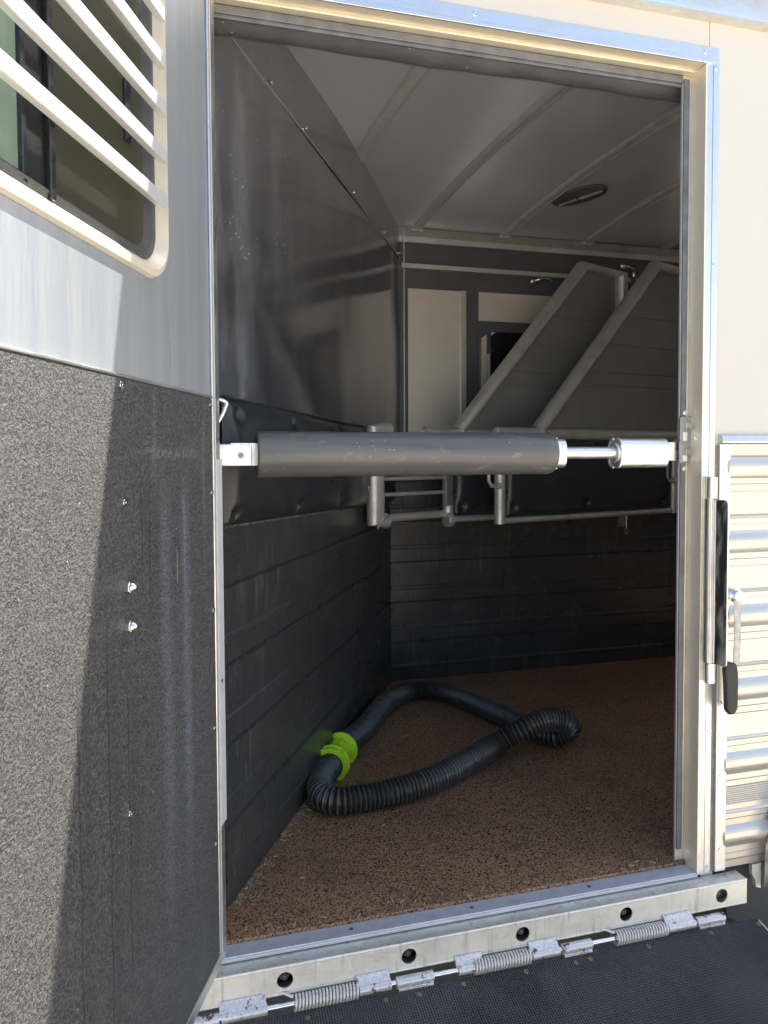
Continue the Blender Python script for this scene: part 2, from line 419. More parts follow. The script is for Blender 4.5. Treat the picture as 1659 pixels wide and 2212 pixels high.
# ribbed siding, pitch .203
prof = []; z = 1.128
prof.append((-.004, 1.13))
Tz = 1.103
while Tz > -.02:
    W = .062
    for i in range(11):
        t = i/10; zz = Tz - W*t
        prof.append((-.004-.013*math.sin(math.pi*t)**.8, zz))
    prof += [(-.004, Tz-.0765), (-.0075, Tz-.0785), (-.0075, Tz-.082), (-.004, Tz-.0825)]
    prof += [(-.004, Tz-.095), (-.0015, Tz-.0955), (-.0015, Tz-.0975), (-.005, Tz-.098), (-.005, Tz-.158)]
    for i in range(7):
        t = i/6; prof.append((-.005-.007*math.sin(math.pi*t), Tz-.159-.012*t))
    prof += [(-.005, Tz-.184), (-.0015, Tz-.1845), (-.0015, Tz-.1865), (-.004, Tz-.187)]
    Tz -= .203
prof = [p for p in prof if p[1] > -.03]+[(-.004, -.03)]
back = [(.012, -.03), (.012, 1.13)]
mb = MB(); mb.prism(prof+back, ext, 1.325, 5.6); sid = mk('ribbed_siding', mb, SIDING, T)
mb = MB(); mb.prism([(-.020, 1.141), (-.017, 1.136), (0, 1.134), (0, 1.160), (-.006, 1.159), (-.015, 1.155)], ext, 1.300, 5.6); mk('siding_cap', mb, ALUH, T)
mb = MB(); mb.prism([(-.010, 1.1045), (0, 1.1045), (0, 1.1335), (-.010, 1.1335)], ext, 1.330, 5.6); mk('siding_cap', mb, SIDING, T, bev=.0008)
mb = MB()
for i in range(9): mb.box(1.331, 5.6, -.0062, -.0048, .146+i*.0058, .1492+i*.0058)
mk('ribbed_vent_strip', mb, flat('pale_grey_reflector', (.42, .41, .37), (.50, .49, .45), 80, (.5, .7), 0, (300, .001)), T)
mb = MB(); mb.box(1.297, 1.331, -.012, 0, -.032, 1.1335); o = mk('corner_trim', mb, ALU, T, bev=.0015, label='narrow riveted trim strip beside the ribbed siding')
for zz in (1.055, .433, .232, .028): fixing('rivet', o, (1.3125, -.012, zz), (0, -1, 0), .0058)
for zz in (.74, .60): fixing('rivet', o, (1.3125, -.012, zz), (0, -1, 0), .0058)
mb = MB(); mb.box(1.284, 1.2975, -.0035, 0, -.035, 1.13); mk('caulk_joint', mb, flat('grey_brown_caulk', (.20, .18, .15), (.30, .27, .23), 20, (.5, .7), 0, (60, .002)), T, bev=.001)
# cap rail, roof and awning
mb = MB(); mb.prism([(0, 2.2355), (-.028, 2.2375), (-.030, 2.250), (-.026, 2.330), (-.010, 2.390), (.04, 2.43), (.04, 2.2355)], ext, -3.2, 5.6); mk('roof_rail', mb, ALUH, T, smooth=True)
mb = MB(); mb.box(-3.2, 5.6, -.034, 0, 2.2315, 2.2350); mk('drip_edge', mb, ALUH, T)
pts = [(.04+ (2.2-.04)*i/12, 2.43+.05*math.sin(math.pi*i/12)) for i in range(13)]
mb = MB(); VX0, VX1, VY0, VY1 = 4.35, 4.80, .85, 1.30  # unseen roof vent opening, added to let daylight into the stall
mb.prism(pts+[(2.2, 2.40), (.04, 2.40)], ext, -3.2, VX0); mb.prism(pts+[(2.2, 2.40), (.04, 2.40)], ext, VX1, 5.6)
mb.prism([p for p in pts if p[0] <= VY0+.03]+[(VY0, 2.40), (.04, 2.40)], ext, VX0, VX1); mb.prism([p for p in pts if p[0] >= VY1]+[(2.2, 2.40), (VY1, 2.40)], ext, VX0, VX1); mk('roof', mb, ALUH, T)
mb = MB(); mb.prism([(.05, 2.36), (-.02, 2.365), (-.12, 2.372), (-.165, 2.39), (-.178, 2.43), (-.165, 2.47), (-.12, 2.49), (.05, 2.49)], ext, -3.1, 5.5); aw = mk('awning_case', mb, WHITEP, T, smooth=True)
# far side and ends, underbody, wheels
mb = MB(); mb.box(-3.2, 2.88, 2.17, 2.2, -.10, 2.40); mb.box(4.9, 5.6, 2.17, 2.2, -.10, 2.40); mb.box(2.88, 4.9, 2.17, 2.2, -.10, 1.24); mb.box(2.88, 4.9, 2.17, 2.2, 1.98, 2.40); mb.box(3.72, 3.98, 2.17, 2.2, 1.24, 1.98); mb.box(-3.2, -3.17, .03, 2.17, -.10, 2.40); mb.box(5.57, 5.6, .03, 2.17, -.10, 2.40); mk('body_shell', mb, CREAM, T)  # two unseen window openings added on the far side to brighten the stall
mb = MB(); mb.box(-3.17, 5.57, .034, 2.17, -.17, -.06); mk('underbody', mb, DARK, T)
mb = MB(); mb.prism([(1.36, -.034), (2.9, -.034), (2.9, -.34), (1.62, -.34), (1.38, -.20)], lambda p, t: (p[0], t, p[1]), .035, .06); mk('wheel_well_liner', mb, DARK, T)
mb = MB(); mb.prism([(1.4545, -.10)] + [(1.90-.45*math.cos(a), -.06+.42*math.sin(a)) for a in [R(10+160*i/24) for i in range(25)]] + [(2.345, -.10), (2.30, -.10)] + [(1.90+.40*math.cos(a), -.06+.36*math.sin(a)) for a in [R(10+160*i/24) for i in range(25)]] + [(1.498, -.10)], lambda p, t: (p[0], t, p[1]), -.06, -.018)
o = mk('wheel_fender', mb, ALU, T, bev=.001); fixing('rivet', o, (1.470, -.06, -.02), (0, -1, 0), .0055)
mb = MB(); mb.prism([(1.425, -.034), (1.455, -.034), (1.455, -.105), (1.44, -.10), (1.434, -.075), (1.425, -.06)], lambda p, t: (p[0], t, p[1]), -.006, .006); mk('fender_tab', mb, BEAM, T)
for cx in (1.93, 2.75):
    mb = MB(); prf = [(.20, .11), (.33, .11), (.37, .08), (.375, 0), (.37, -.08), (.33, -.11), (.20, -.11)]
    rings = [[mb.bm.verts.new((cx+r*math.cos(2*math.pi*j/48), .14+y, GZ+.375+r*math.sin(2*math.pi*j/48))) for j in range(48)] for r, y in prf]
    for i in range(len(prf)):
        a, b = rings[i], rings[(i+1) % len(prf)]
        for j in range(48): mb.face([a[j], a[(j+1) % 48], b[(j+1) % 48], b[j]])
    wh = mk('wheel', mb, TYRE, T, smooth=True)
    mb = MB(); mb.ring((cx, .06, GZ+.375), (0, 1, 0), .20, .06, .06, 40); mb.dome((cx, .04, GZ+.375), (0, -1, 0), .07, .05); mk('rim', mb, ALU, wh, smooth=True)

# ---- door frame (the fixed frame round the opening)
vx = lambda p, t: (p[0], p[1], t)                  # profile (x, y) extruded along Z
mb = MB(); mb.prism([(-.09, .003), (-.09, -.004), (1.2855, -.004), (1.2855, .003)], lambda p, t: (p[0], p[1], t), 2.1285, 2.167)
mk('door_frame_head', mb, ALUH, T, bev=.001, label='blue white outer trim along the top of the doorway')
mb = MB(); mb.box(-.09, 1.262, -.0095, -.004, 2.122, 2.1335); mk('door_frame_head', mb, ALUH, T, bev=.0015)
mb = MB(); mb.box(1.2475, 1.2860, -.006, .002, -.036, 2.1280); jt = mk('door_frame_jamb', mb, ALU, T, bev=.0012)
mb = MB(); mb.box(1.2665, 1.2675, -.0066, -.006, -.03, 2.12); mk('trim_line', mb, SEAL, jt)
for xx in (.60, 1.245, .02): fixing('rivet', T, (xx, -.004, 2.152), (0, -1, 0), .0062)
for zz in (2.115, 1.605): fixing('rivet', jt, (1.2775, -.006, zz), (0, -1, 0), .0062)
for zz in (1.07, .357, -.018): fixing('rivet', jt, (1.2775, -.006, zz), (0, -1, 0), .0068)
# reveals
mb = MB(); mb.box(1.2445, 1.2495, -.006, .052, -.034, 2.1215); rv = mk('door_reveal', mb, ALUR, T, bev=.0008)
fixing('screw', rv, (1.2445, .018, 1.148), (-1, 0, 0), .0050)
mb = MB(); mb.box(-.09, 1.2495, -.008, .052, 2.1225, 2.1275); mb.box(-.09, 1.246, .030, .052, 2.1165, 2.1225); mk('door_reveal', mb, ALUR, T, bev=.0008)
mb = MB(); mb.box(-.09, -.045, .0, .06, -.034, 2.1215); mk('door_reveal', mb, ALUR, T, bev=.0008)
# stops with seal
mb = MB(); mb.box(1.2170, 1.2440, .050, .058, -.024, 2.116); st = mk('door_stop', mb, ALUD, T, bev=.001)
mb = MB(); mb.box(1.2185, 1.2350, .0445, .050, .012, 2.105); mk('rubber_seal', mb, SEAL, st, bev=.0015)
mb = MB(); mb.box(1.2360, 1.2390, .046, .050, .012, 2.105); mk('rubber_seal', mb, ALU, st, bev=.0008)
mb = MB(); mb.box(-.09, 1.2440, .052, .060, 2.086, 2.1165); st2 = mk('door_stop', mb, SEAL, T, bev=.001)
mb = MB(); mb.box(-.09, 1.2170, .047, .052, 2.094, 2.112); mk('rubber_seal', mb, SEAL, st2, bev=.0015)
# padded header roll
pr = [(.062, 2.16), (.062, 2.112)]+[(.105-.043*math.cos(a), 2.112-.030*math.sin(a)) for a in [math.pi*i/16 for i in range(1, 16)]]+[(.148, 2.112), (.148, 2.16)]
mb = MB()
def hd(u, v):
    x = -.12+1.42*u; k = v*(len(pr)-1); i = min(int(k), len(pr)-2); t = k-i
    y = pr[i][0]*(1-t)+pr[i+1][0]*t; z = pr[i][1]*(1-t)+pr[i+1][1]*t
    return (x, y, z+.0022*math.sin(x*9)+.0012*math.sin(x*31+1)*(1 if z < 2.11 else 0))
mb.grid(120, len(pr)-1, hd); mk('padded_header', mb, VINYLH, T, smooth=True, label='dusty rounded black padding along the top of the doorway')
# catch plate on the jamb
pl = [(1.212, 1.083), (1.247, 1.083), (1.250, 1.092), (1.247, 1.098), (1.240, 1.100), (1.238, 1.106), (1.233, 1.108), (1.230, 1.113), (1.233, 1.119), (1.240, 1.121), (1.243, 1.128), (1.251, 1.130), (1.252, 1.140), (1.248, 1.145), (1.248, 1.168),
      (1.244, 1.172), (1.236, 1.174), (1.231, 1.180), (1.229, 1.187), (1.233, 1.192), (1.241, 1.194), (1.245, 1.200), (1.251, 1.203), (1.251, 1.209), (1.218, 1.209), (1.212, 1.203)]
mb = MB(); mb.prism(pl, lambda p, t: (p[0]-.002, t, p[1]), .038, .0425); cp = mk('catch_plate', mb, GALV, T, bev=.0008)
for zz in (1.088, 1.143): 
    mb = MB(); mb.box(1.219, 1.233, .0365, .039, zz, zz+.016 + (.008 if zz > 1.1 else 0)); mk('catch_lug', mb, ALUB, cp, bev=.001)
for zz in (1.219, 1.068): fixing('screw', cp, (1.228, .0440, zz), (0, -1, 0), .0062, .004, hole=False)
# threshold
mb = MB(); mb.box(-.05, 1.2440, -.004, .040, -.036, -.030); th = mk('threshold', mb, alu('threshold_metal', base=(.66, .69, .75), r=(.35, .55), metal=.45, brush=(1, 40, 40), dirt=.5, dirtscale=30), T, bev=.001)
mb = MB(); mb.box(-.05, 1.246, -.0075, -.0045, -.0405, -.0335); mk('threshold_lip', mb, ALUH, th, bev=.0008)
for xx in (.29, .60, .93): fixing('screw', th, (xx, .018, -.030), (0, 0, 1), .005, .002, mat=GALV)
mb = MB(); mb.box(-.10, 1.26, -.004, .03, -.11, -.0415); mk('sill_recess', mb, DARK, T)
# floor mat
mb = MB(); mb.box(-.4, 5.5, .0405, 2.16, -.055, -.021); fm = mk('floor_mat', mb, MATF); tag(fm, 'brown speckled rubber mat covering the stall floor under the hose', 'floor mat')

# ---- bumper beam with holes
bx0, bx1, by0, by1, bz0, bz1 = -.34, 1.372, -.046, -.004, -.110, -.0435
holes = [.122, .415, .709, 1.000, 1.292]; hz = -.077; hr = .0185
mb = MB(); N = 32
edges = [bx0]+[v for h in holes for v in (h-.026, h+.026)]+[bx1]
def q(x0, x1): mb.face([mb.bm.verts.new((x0, by0, bz0)), mb.bm.verts.new((x1, by0, bz0)), mb.bm.verts.new((x1, by0, bz1)), mb.bm.verts.new((x0, by0, bz1))])
for i in range(0, len(edges), 2): q(edges[i], edges[i+1])
for h in holes:
    inner, outer, deep = [], [], []
    for j in range(N):
        a = 2*math.pi*j/N; c_, s_ = math.cos(a), math.sin(a)
        inner.append(mb.bm.verts.new((h+hr*c_, by0, hz+hr*s_))); deep.append(mb.bm.verts.new((h+hr*c_, by0+.004, hz+hr*s_)))
        tx = .026/abs(c_) if abs(c_) > 1e-6 else 1e9
        tz = ((bz1-hz) if s_ > 0 else (hz-bz0))/abs(s_) if abs(s_) > 1e-6 else 1e9
        t = min(tx, tz); outer.append((h+t*c_, by0, hz+t*s_, 'x' if tx < tz else 'z'))
    ov = [mb.bm.verts.new(o_[:3]) for o_ in outer]
    for j in range(N):
        k = (j+1) % N; mb.face([inner[j], inner[k], ov[k], ov[j]]); mb.face([inner[j], deep[j], deep[k], inner[k]])
        if outer[j][3] != outer[k][3]:
            cx = h+math.copysign(.026, outer[j][0]-h); cz = bz1 if (outer[j][2]+outer[k][2])/2 > hz else bz0
            mb.face([ov[j], ov[k], mb.bm.verts.new((cx, by0, cz))])
V = {(a, b, c): mb.bm.verts.new((a, b, c)) for a in (bx0, bx1) for b in (by0, by1) for c in (bz0, bz1)}
mb.face([V[bx0, by0, bz1], V[bx1, by0, bz1], V[bx1, by1, bz1], V[bx0, by1, bz1]]); mb.face([V[bx0, by0, bz0], V[bx1, by0, bz0], V[bx1, by1, bz0], V[bx0, by1, bz0]])
mb.face([V[bx0, by1, bz0], V[bx1, by1, bz0], V[bx1, by1, bz1], V[bx0, by1, bz1]])
for xx in (bx0, bx1): mb.face([V[xx, by0, bz0], V[xx, by0, bz1], V[xx, by1, bz1], V[xx, by1, bz0]])
bmm = mb.bm; bmesh.ops.remove_doubles(bmm, verts=bmm.verts, dist=1e-5)
bb = mk('bumper_beam', mb, BEAM, T, label='silver beam with five bolt holes under the doorway')
mb = MB(); mb.tube([(bx0, by0+.0025, bz1-.0025), (bx1, by0+.0025, bz1-.0025)], .0036, 12); mb.tube([(bx0, by0+.0025, bz0+.0025), (bx1, by0+.0025, bz0+.0025)], .0033, 12); mk('rounded_edge', mb, BEAM, bb, smooth=True)
for h in holes:
    mb = MB(); mb.tube([(h+.001, -.020, hz-.001), (h+.001, -.034, hz-.001)], .0085, 6); mb.dome((h+.001, -.033, hz-.001), (0, -1, 0), .006, .004)
    mb.ring((h, -.020, hz), (0, 1, 0), .0155, .004, .003); mk('bolt', mb, flat('oily_bolt', (.10, .09, .08), (.18, .16, .15), 90, (.4, .6), .8), bb, smooth=True)

# ---- hinge line of the ramp
HY, HZ, HR = -.0605, -.1235, .0118
hl = mk('hinge_rod', MB().tube([(-.30, HY, HZ), (1.288, HY, HZ)], .0062, 16), CHROME, T, smooth=True)
def knuckle(x0, x1, beam):
    mb = MB(); mb.tube([(x0, HY, HZ), (x1, HY, HZ)], HR, 22)
    if beam:
        mb.prism([(-.047, -.098), (-.045, -.116), (HY+.004, HZ-.006), (HY-.003, HZ+.0115), (-.052, -.1005)], ext, x0-.004, x1-.002)
    else:
        mb.prism([(HY-.002, HZ+.0100), (HY-.001, HZ-.004), (-.072, -.140), (-.072, -.136)], ext, x0+.004, x1-.002)
    return mk('hinge_knuckle', mb, HPAINT, T, bev=.0012, smooth=True)
def weld(x0, x1, y, z, parent, r=.0035):
    mb = MB(); n = int((x1-x0)/.0045)
    for i in range(n): mb.dome((x0+(x1-x0)*i/n, y+random.uniform(-.0006, .0006), z), (.35, -.75, .3), r*random.uniform(.85, 1.1), r*.9, 8, 3, 0)
    return mk('weld_bead', mb, HPAINT, parent, smooth=True)
for x0, x1 in ((-.02, .080), (.289, .366), (.532, .612) , (.725, .800), (1.111, 1.193)):
    if x0 == .532: x0, x1 = .532, .600
    k_ = knuckle(x0, x1, True); weld(x0-.002, x1-.004, -.0475, -.0995, k_)
for x0, x1 in ((-.16, -.024), (.378, .470), (.806, .890), (1.200, 1.285)):
    k_ = knuckle(x0, x1, False); weld(x0+.006, x1-.006, -.0715, -.1325, k_, .003)
def spring(x0, x1, n, leg=-1):
    path = []; seg = 14; Rr, rr = .0150, .0030
    tot = n*seg
    for i in range(tot+1):
        a = 2*math.pi*i/seg; path.append((x0+(x1-x0)*i/tot, HY+Rr*math.sin(a), HZ+.001+Rr*math.cos(a)))
    pre = [(x0-.030, -.046, -.104), (x0-.018, -.049, -.104), (x0-.006, -.056, -.1075)]
    mb = MB(); mb.tube(pre+path, rr, 8); return mk('torsion_spring', mb, HPAINTS, T, smooth=True)
HPAINTS = flat('silver_painted_spring', (.60, .57, .53), (.70, .67, .62), 120, (.32, .5), .4, (200, .0004))
spring(.137, .285, 19); spring(.570, .718, 19); spring(.955, 1.105, 19)

# ---- ramp (lowered)
RA = math.atan2(.40, 1.75); RM = Matrix.Translation((0, -.069, -.1390)) @ Matrix.Rotation(RA, 4, 'X')
# local: x across, -y down the slope, z up out of the mat
mb = MB(); mb.box(-.02, 1.392, -1.84, -.001, -.034, -.004); rp = mk('ramp', mb, ALUH, T, RM, bev=.002, label='lowered loading ramp')
mb = MB(); pitch = .0062; nx = int(1.404/pitch); prf = []
for i in range(nx):
    x = -.018+i*pitch; prf += [(x, 0), (x+pitch*.28, .0024), (x+pitch*.62, .0024), (x+pitch*.86, 0)]
prf += [(-.018+nx*pitch, 0)]
ys = [0]; 
vs = []
nrow = 300
for r_ in range(nrow+1):
    t = r_/nrow; y = -.002 - 1.83*t**1.6
    yo = y
    vs.append([mb.bm.verts.new((x, yo + (random.uniform(-.002, .002) if r_ == 0 else 0), z + .0016*math.sin(x*7+y*5)*math.sin(y*6+1))) for x, z in prf])
for r_ in range(nrow):
    a, b = vs[r_], vs[r_+1]
    for i in range(len(prf)-1): mb.face([a[i], a[i+1], b[i+1], b[i]])
def ramp_mat():
    k = NT('ribbed_ramp_rubber'); v = k.noise((1, 1, 1), 3.5, 5, .6); c = k.mix(k.rng(v, .4, .65), (.075, .075, .078), (.115, .112, .108))
    d = k.noise((1, .5, 1), 6, 6, .7, (2, 5, 1)); c = k.mix(k.rng(d, .56, .74, 0, .42), c, (.22, .20, .17))
    sep = k.n('SeparateXYZ'); k.l(k.co, sep.inputs[0])
    cr = k.math('FRACT', k.math('MULTIPLY', sep.outputs[1], 160), 0)
    notch = k.rng(k.math('ABSOLUTE', k.math('SUBTRACT', cr, .5), 0), .18, .30)
    sp = k.math('MULTIPLY', k.rng(k.vor(60), .03, .05, .8, 0), k.rng(k.noise((1, 1, 1), 9, 3), .52, .58)); c = k.mix(sp, c, (.5, .45, .38))
    c = k.mix(k.rng(notch, 0, 1, .5, 0), c, (.008, .008, .009))
    k.col(c); k.set(rough=k.rng(v, .3, .7, .40, .58)); k.bump(notch, .0012, .8); return k.m
mk('ramp_mat', mb, ramp_mat(), rp, RM, label='black ribbed rubber surface of the ramp')
for xx in (.167, .347, .427, .537, .697, .830, .871, 1.037, 1.226, 1.373): fixing('rusty_screw', rp, (xx, .0+random.uniform(-.022, -.016), .0022), (0, 0, 1), .0062, .0016, mat=RUST, M=RM)

# ---- hinged latch guard and handle at the right jamb
for z0, z1 in ((.990, 1.046), (.497, .551)):
    mb = MB(); mb.tube([(1.264, -.022, z0), (1.264, -.022, z1)], .0140, 28); mb.box(1.268, 1.284, -.020, -.006, z0, z1); mk('guard_barrel', mb, ALUB, T, bev=.001, smooth=True)
mb = MB(); mb.box(1.2500, 1.2620, -.012, -.006, .50, 1.044); mk('guard_base', mb, ALU, T, bev=.001)
mb = MB(); mb.tube([(1.261, -.022, .553), (1.261, -.022, .988)], .0150, 28); gb = mk('latch_guard', mb, ALU, T, smooth=True, label='swung out vertical guard plate with worn black face')
for i in range(5):
    mb = MB(); mb.tube([(1.2520+i*.0036, -.0345-i*.0036, .555), (1.2520+i*.0036, -.0345-i*.0036, .986)], .0014, 8); 
    mk('guard_ridge', mb, ALU, gb, smooth=True)
a0 = Vector((1.2565, -.034)); a1 = Vector((1.2705, -.076)); dn = (a1-a0).normalized(); nn_ = Vector((-dn.y, dn.x))
def gp(p, t):   # p=(along, z) t thickness
    q_ = a0+dn*p[0]+nn_*t; return (q_.x, q_.y, p[1])
L = (a1-a0).length
mb = MB(); mb.prism([(-.004, .552), (L-.004, .552), (L, .557), (L, .976), (L-.003, .984), (L-.010, .988), (-.004, .988)], gp, 0, .004); mk('guard_plate', mb, ALUB, gb, bev=.0008)
mb = MB(); mb.prism([(.012, .554), (L-.0055, .5535), (L-.0022, .560), (L-.0022, .974), (L-.005, .982), (L-.012, .986), (.012, .986)], gp, -.0006, -.0001); mk('guard_face', mb, GUARD, gb)
# handle
mb = MB(); mb.tube([(1.338, -.034, .735), (1.336, -.040, .62), (1.333, -.040, .545)], .0048, 14, flat=2.2, refn=(0, 1, 0)); hd_ = mk('door_latch_handle', mb, GALV, T, smooth=True)
poly = [(1.2955, .560), (1.3290, .548), (1.3340, .52), (1.3340, .445)]+[(1.3150+.019*math.cos(a), .437-.024*math.sin(a)) for a in [math.pi*i/12 for i in range(1, 12)]]+[(1.2960, .445), (1.2940, .50), (1.2900, .535)]
mb = MB(); mb.prism(poly, lambda p, t: (p[0], t, p[1]), -.050, -.034); mk('handle_grip', mb, GRIP, hd_, bev=.005, smooth=True)
mb = MB(); mb.tube([(1.340, -.010, .728), (1.340, -.042, .728)], .015, 28); mb.ring((1.340, -.026, .728), (0, 1, 0), .019, .01, .006); mk('handle_pivot', mb, CHROME, hd_, bev=.001, smooth=True)

# ---- small hook at the left edge of the doorway
pth = [Vector((-.030, -.004, 1.229))]+[Vector((-.012+.024*math.sin(a), -.006, 1.222+.0095*math.cos(a)+ (.0)*a)) for a in [R(0+10*i) for i in range(0, 12)]]+[Vector((.004, -.008, 1.200)), Vector((-.008, -.010, 1.180))]
sp_ = []
for i in range(len(pth)-1):
    for j in range(4): sp_.append(pth[i].lerp(pth[i+1], j/4))
sp_.append(pth[-1])
for _ in range(3): sp_ = [sp_[0]]+[(sp_[i-1]+sp_[i]*2+sp_[i+1])/4 for i in range(1, len(sp_)-1)]+[sp_[-1]]
mb = MB(); mb.tube(sp_, .0042, 12); mk('hook', mb, ALUB, T, smooth=True, label='bent metal rod hook at the left edge of the doorway')

# ------------------------------------------------------------------ the open door (local x along the door, y out of its inner face)
DM = frame((-.009, -.022, 0), (-.364, -.931, 0))
DW, DH = 1.16, 2.19
wx0, wz0, wx1, wz1, wr = .264, 1.408, 1.02, 2.03, .080          # window frame outer edge
def rrect(x0, z0, x1, z1, r, n=10):
    P = []
    for cx, cz, a0 in ((x1-r, z1-r, 0), (x0+r, z1-r, 90), (x0+r, z0+r, 180), (x1-r, z0+r, 270)):
        for i in range(n+1): a = R(a0+90*i/n); P.append((cx+r*math.cos(a), cz+r*math.sin(a)))
    return P
def ringmesh(mb, A, B, ya, yb):
    a = [mb.bm.verts.new((p[0], ya, p[1])) for p in A]; b = [mb.bm.verts.new((p[0], yb, p[1])) for p in B]; n = len(a)
    for i in range(n): mb.face([a[i], a[(i+1) % n], b[(i+1) % n], b[i]])
def face_hole(mb, X0, X1, Z0, Z1, hole, y):
    cx = (X0+X1)/2; outer = []
    for (x, z) in hole:
        hx = (wx0+wx1)/2; hz_ = (wz0+wz1)/2; dx, dz = x-hx, z-hz_
        t = min((X1-hx)/dx if dx > 1e-9 else ((X0-hx)/dx if dx < -1e-9 else 1e9), (Z1-hz_)/dz if dz > 1e-9 else ((Z0-hz_)/dz if dz < -1e-9 else 1e9)); outer.append((hx+dx*t, hz_+dz*t))
    h = [mb.bm.verts.new((p[0], y, p[1])) for p in hole]; o_ = [mb.bm.verts.new((p[0], y, p[1])) for p in outer]; n = len(h)
    for i in range(n):
        k = (i+1) % n; mb.face([h[i], h[k], o_[k], o_[i]])
        p, q2 = outer[i], outer[k]
        if abs(p[0]-q2[0]) > 1e-6 and abs(p[1]-q2[1]) > 1e-6:
            c_ = (p[0] if abs(abs(p[0]-X0)) < 1e-6 or abs(p[0]-X1) < 1e-6 else q2[0], p[1] if abs(p[1]-Z0) < 1e-6 or abs(p[1]-Z1) < 1e-6 else q2[1]); mb.face([o_[i], o_[k], mb.bm.verts.new((c_[0], y, c_[1]))])
hole = rrect(wx0+.006, wz0+.006, wx1-.006, wz1-.006, wr-.006)
mb = MB(); face_hole(mb, .040, DW, 1.2285, DH, hole, 0); face_hole(mb, .040, DW, 1.2285, DH, hole, -.034); ringmesh(mb, hole, hole, 0, -.034)
def skin_mat():
    k = NT('brushed_door_skin'); br = k.noise((90, 90, 1.2), 8, 3); st = k.noise((22, 22, .7), 1.3, 4); bl = k.noise((1, 1, 1), 7, 5)
    c = k.mix(k.rng(st, .4, .68), (.62, .66, .71), (.72, .745, .76)); c = k.mix(k.rng(br, .4, .7, 0, .3), c, (.40, .41, .42)); c = k.mix(k.rng(bl, .55, .75, 0, .3), c, (.68, .66, .60))
    dr = k.noise((75, 75, 4), 1.2, 3); c = k.mix(k.rng(dr, .68, .74, 0, .5), c, (.75, .74, .70))
    sep = k.n('SeparateXYZ'); k.l(k.co, sep.inputs[0])
    m = k.math('MULTIPLY', k.rng(k.math('ABSOLUTE', k.math('SUBTRACT', sep.outputs[0], .2515), 0), .0013, .0007), k.math('MULTIPLY', k.rng(sep.outputs[2], 1.266, 1.270), k.rng(sep.outputs[2], 1.318, 1.314)))
    c = k.mix(m, c, (.50, .44, .20))
    k.col(c); k.set(metal=.8, rough=k.rng(br, .3, .7, .33, .48)); p = k.bump(k.noise((1, 1, 1), 2.2, 2), .006, .3); k.bump(br, .0002, .6, p); return k.m
door = mk('door', mb, skin_mat(), T, DM, label='open door with barred window, bare metal above and black lining below')
mb = MB(); mb.box(.036, DW, -.034, -.001, -.003, 1.2275); mk('door_core', mb, CREAM, door, DM)
mb = MB(); mb.box(.0435, DW-.02, 0, .0045, .026, 1.2275); mk('door_lining', mb, LINING, door, DM, bev=.002)
mb = MB(); mb.box(.0437, DW-.02, .001, .0060, 1.2277, 1.2330); mk('lining_cap', mb, ALUH, door, DM, bev=.0015)
mb = MB(); mb.box(0, .0420, -.036, .0055, -.004, DH); eg = mk('edge_trim', mb, ALU, door, DM, bev=.003)
mb = MB(); mb.box(-.0035, .0300, .0055, .0080, .30, 1.10); mb.box(.0300, .0335, .0055, .0072, .02, DH-.02); mk('edge_strip', mb, WHITEP, eg, DM, bev=.001)
mb = MB(); mb.box(.0420, .0437, -.002, .0030, .0, DH-.02); mk('edge_joint', mb, SEAL, eg, DM)
mb = MB(); mb.prism([(.0405, -.004), (DW, -.004), (DW, .0245), (.0405, .0245)], lambda p, t: (p[0], t, p[1]), -.036, .0065); mk('bottom_trim', mb, ALUH, door, DM, bev=.002)
mb = MB(); mb.box(DW-.02, DW+.01, -.036, .0055, -.004, DH); mk('edge_trim', mb, ALU, door, DM, bev=.003)
for x, z_ in ((.455, 1.216), (.451, 1.033), (.452, .538), (.0565, 1.214), (.0565, 1.030), (.0565, .780), (.0600, .529), (.0620, .278), (.85, 1.21), (.85, .6)): fixing('rivet', door, (x, .0046, z_), (0, 1, 0), .0066, .0035, M=DM)
for x, z_ in ((.018, 1.142), (.018, .617), (.018, 1.611), (.018, .05)): fixing('screw', door, (x, .0081, z_), (0, 1, 0), .0045, .002, mat=GALV, M=DM)
for z_ in (.900, .838):
    mb = MB(); mb.tube([(.4505, .003, z_), (.4505, .013, z_)], .0105, 6); mb.dome((.4505, .0125, z_), (0, 1, 0), .0082, .0100, 20, 6); mk('cap_nut', mb, CHROME, door, DM, bev=.0006, smooth=True)
# window
A1 = rrect(wx0, wz0, wx1, wz1, wr); A2 = rrect(wx0+.004, wz0+.004, wx1-.004, wz1-.004, wr-.004)
B1 = rrect(wx0+.008, wz0+.016, wx1-.016, wz1-.014, wr-.012); B2 = rrect(wx0+.012, wz0+.034, wx1-.046, wz1-.026, wr-.020)
B3 = rrect(wx0+.016, wz0+.038, wx1-.050, wz1-.030, wr-.024)
mb = MB(); ringmesh(mb, A1, A2, .0015, .0085); ringmesh(mb, A2, B1, .0085, .0095); ringmesh(mb, B1, B2, .0095, -.012); ringmesh(mb, B2, B3, -.012, -.022)
ringmesh(mb, A1, B3, .0010, -.022)
wf = mk('window_frame', mb, ALUR, door, DM, smooth=True)
G0 = rrect(wx0+.0125, wz0+.0345, wx1-.046, wz1-.0265, wr-.020); G1 = rrect(wx0+.032, wz0+.046, wx1-.064, wz1-.042, wr-.034); G2 = rrect(wx0+.050, wz0+.054, wx1-.080, wz1-.052, wr-.042)
mb = MB(); ringmesh(mb, G0, G1, -.0125, -.009); ringmesh(mb, G1, G2, -.009, -.018); mk('rubber_gasket', mb, flat('ribbed_gasket', (.045, .046, .045), (.07, .07, .068), 200, (.5, .7), 0, (400, .001)), door, DM, smooth=True)
mb = MB(); mb.box(.655, .955, -.0215, -.0195, wz0+.04, wz1-.04); mk('window_pane', mb, PANE, door, DM)
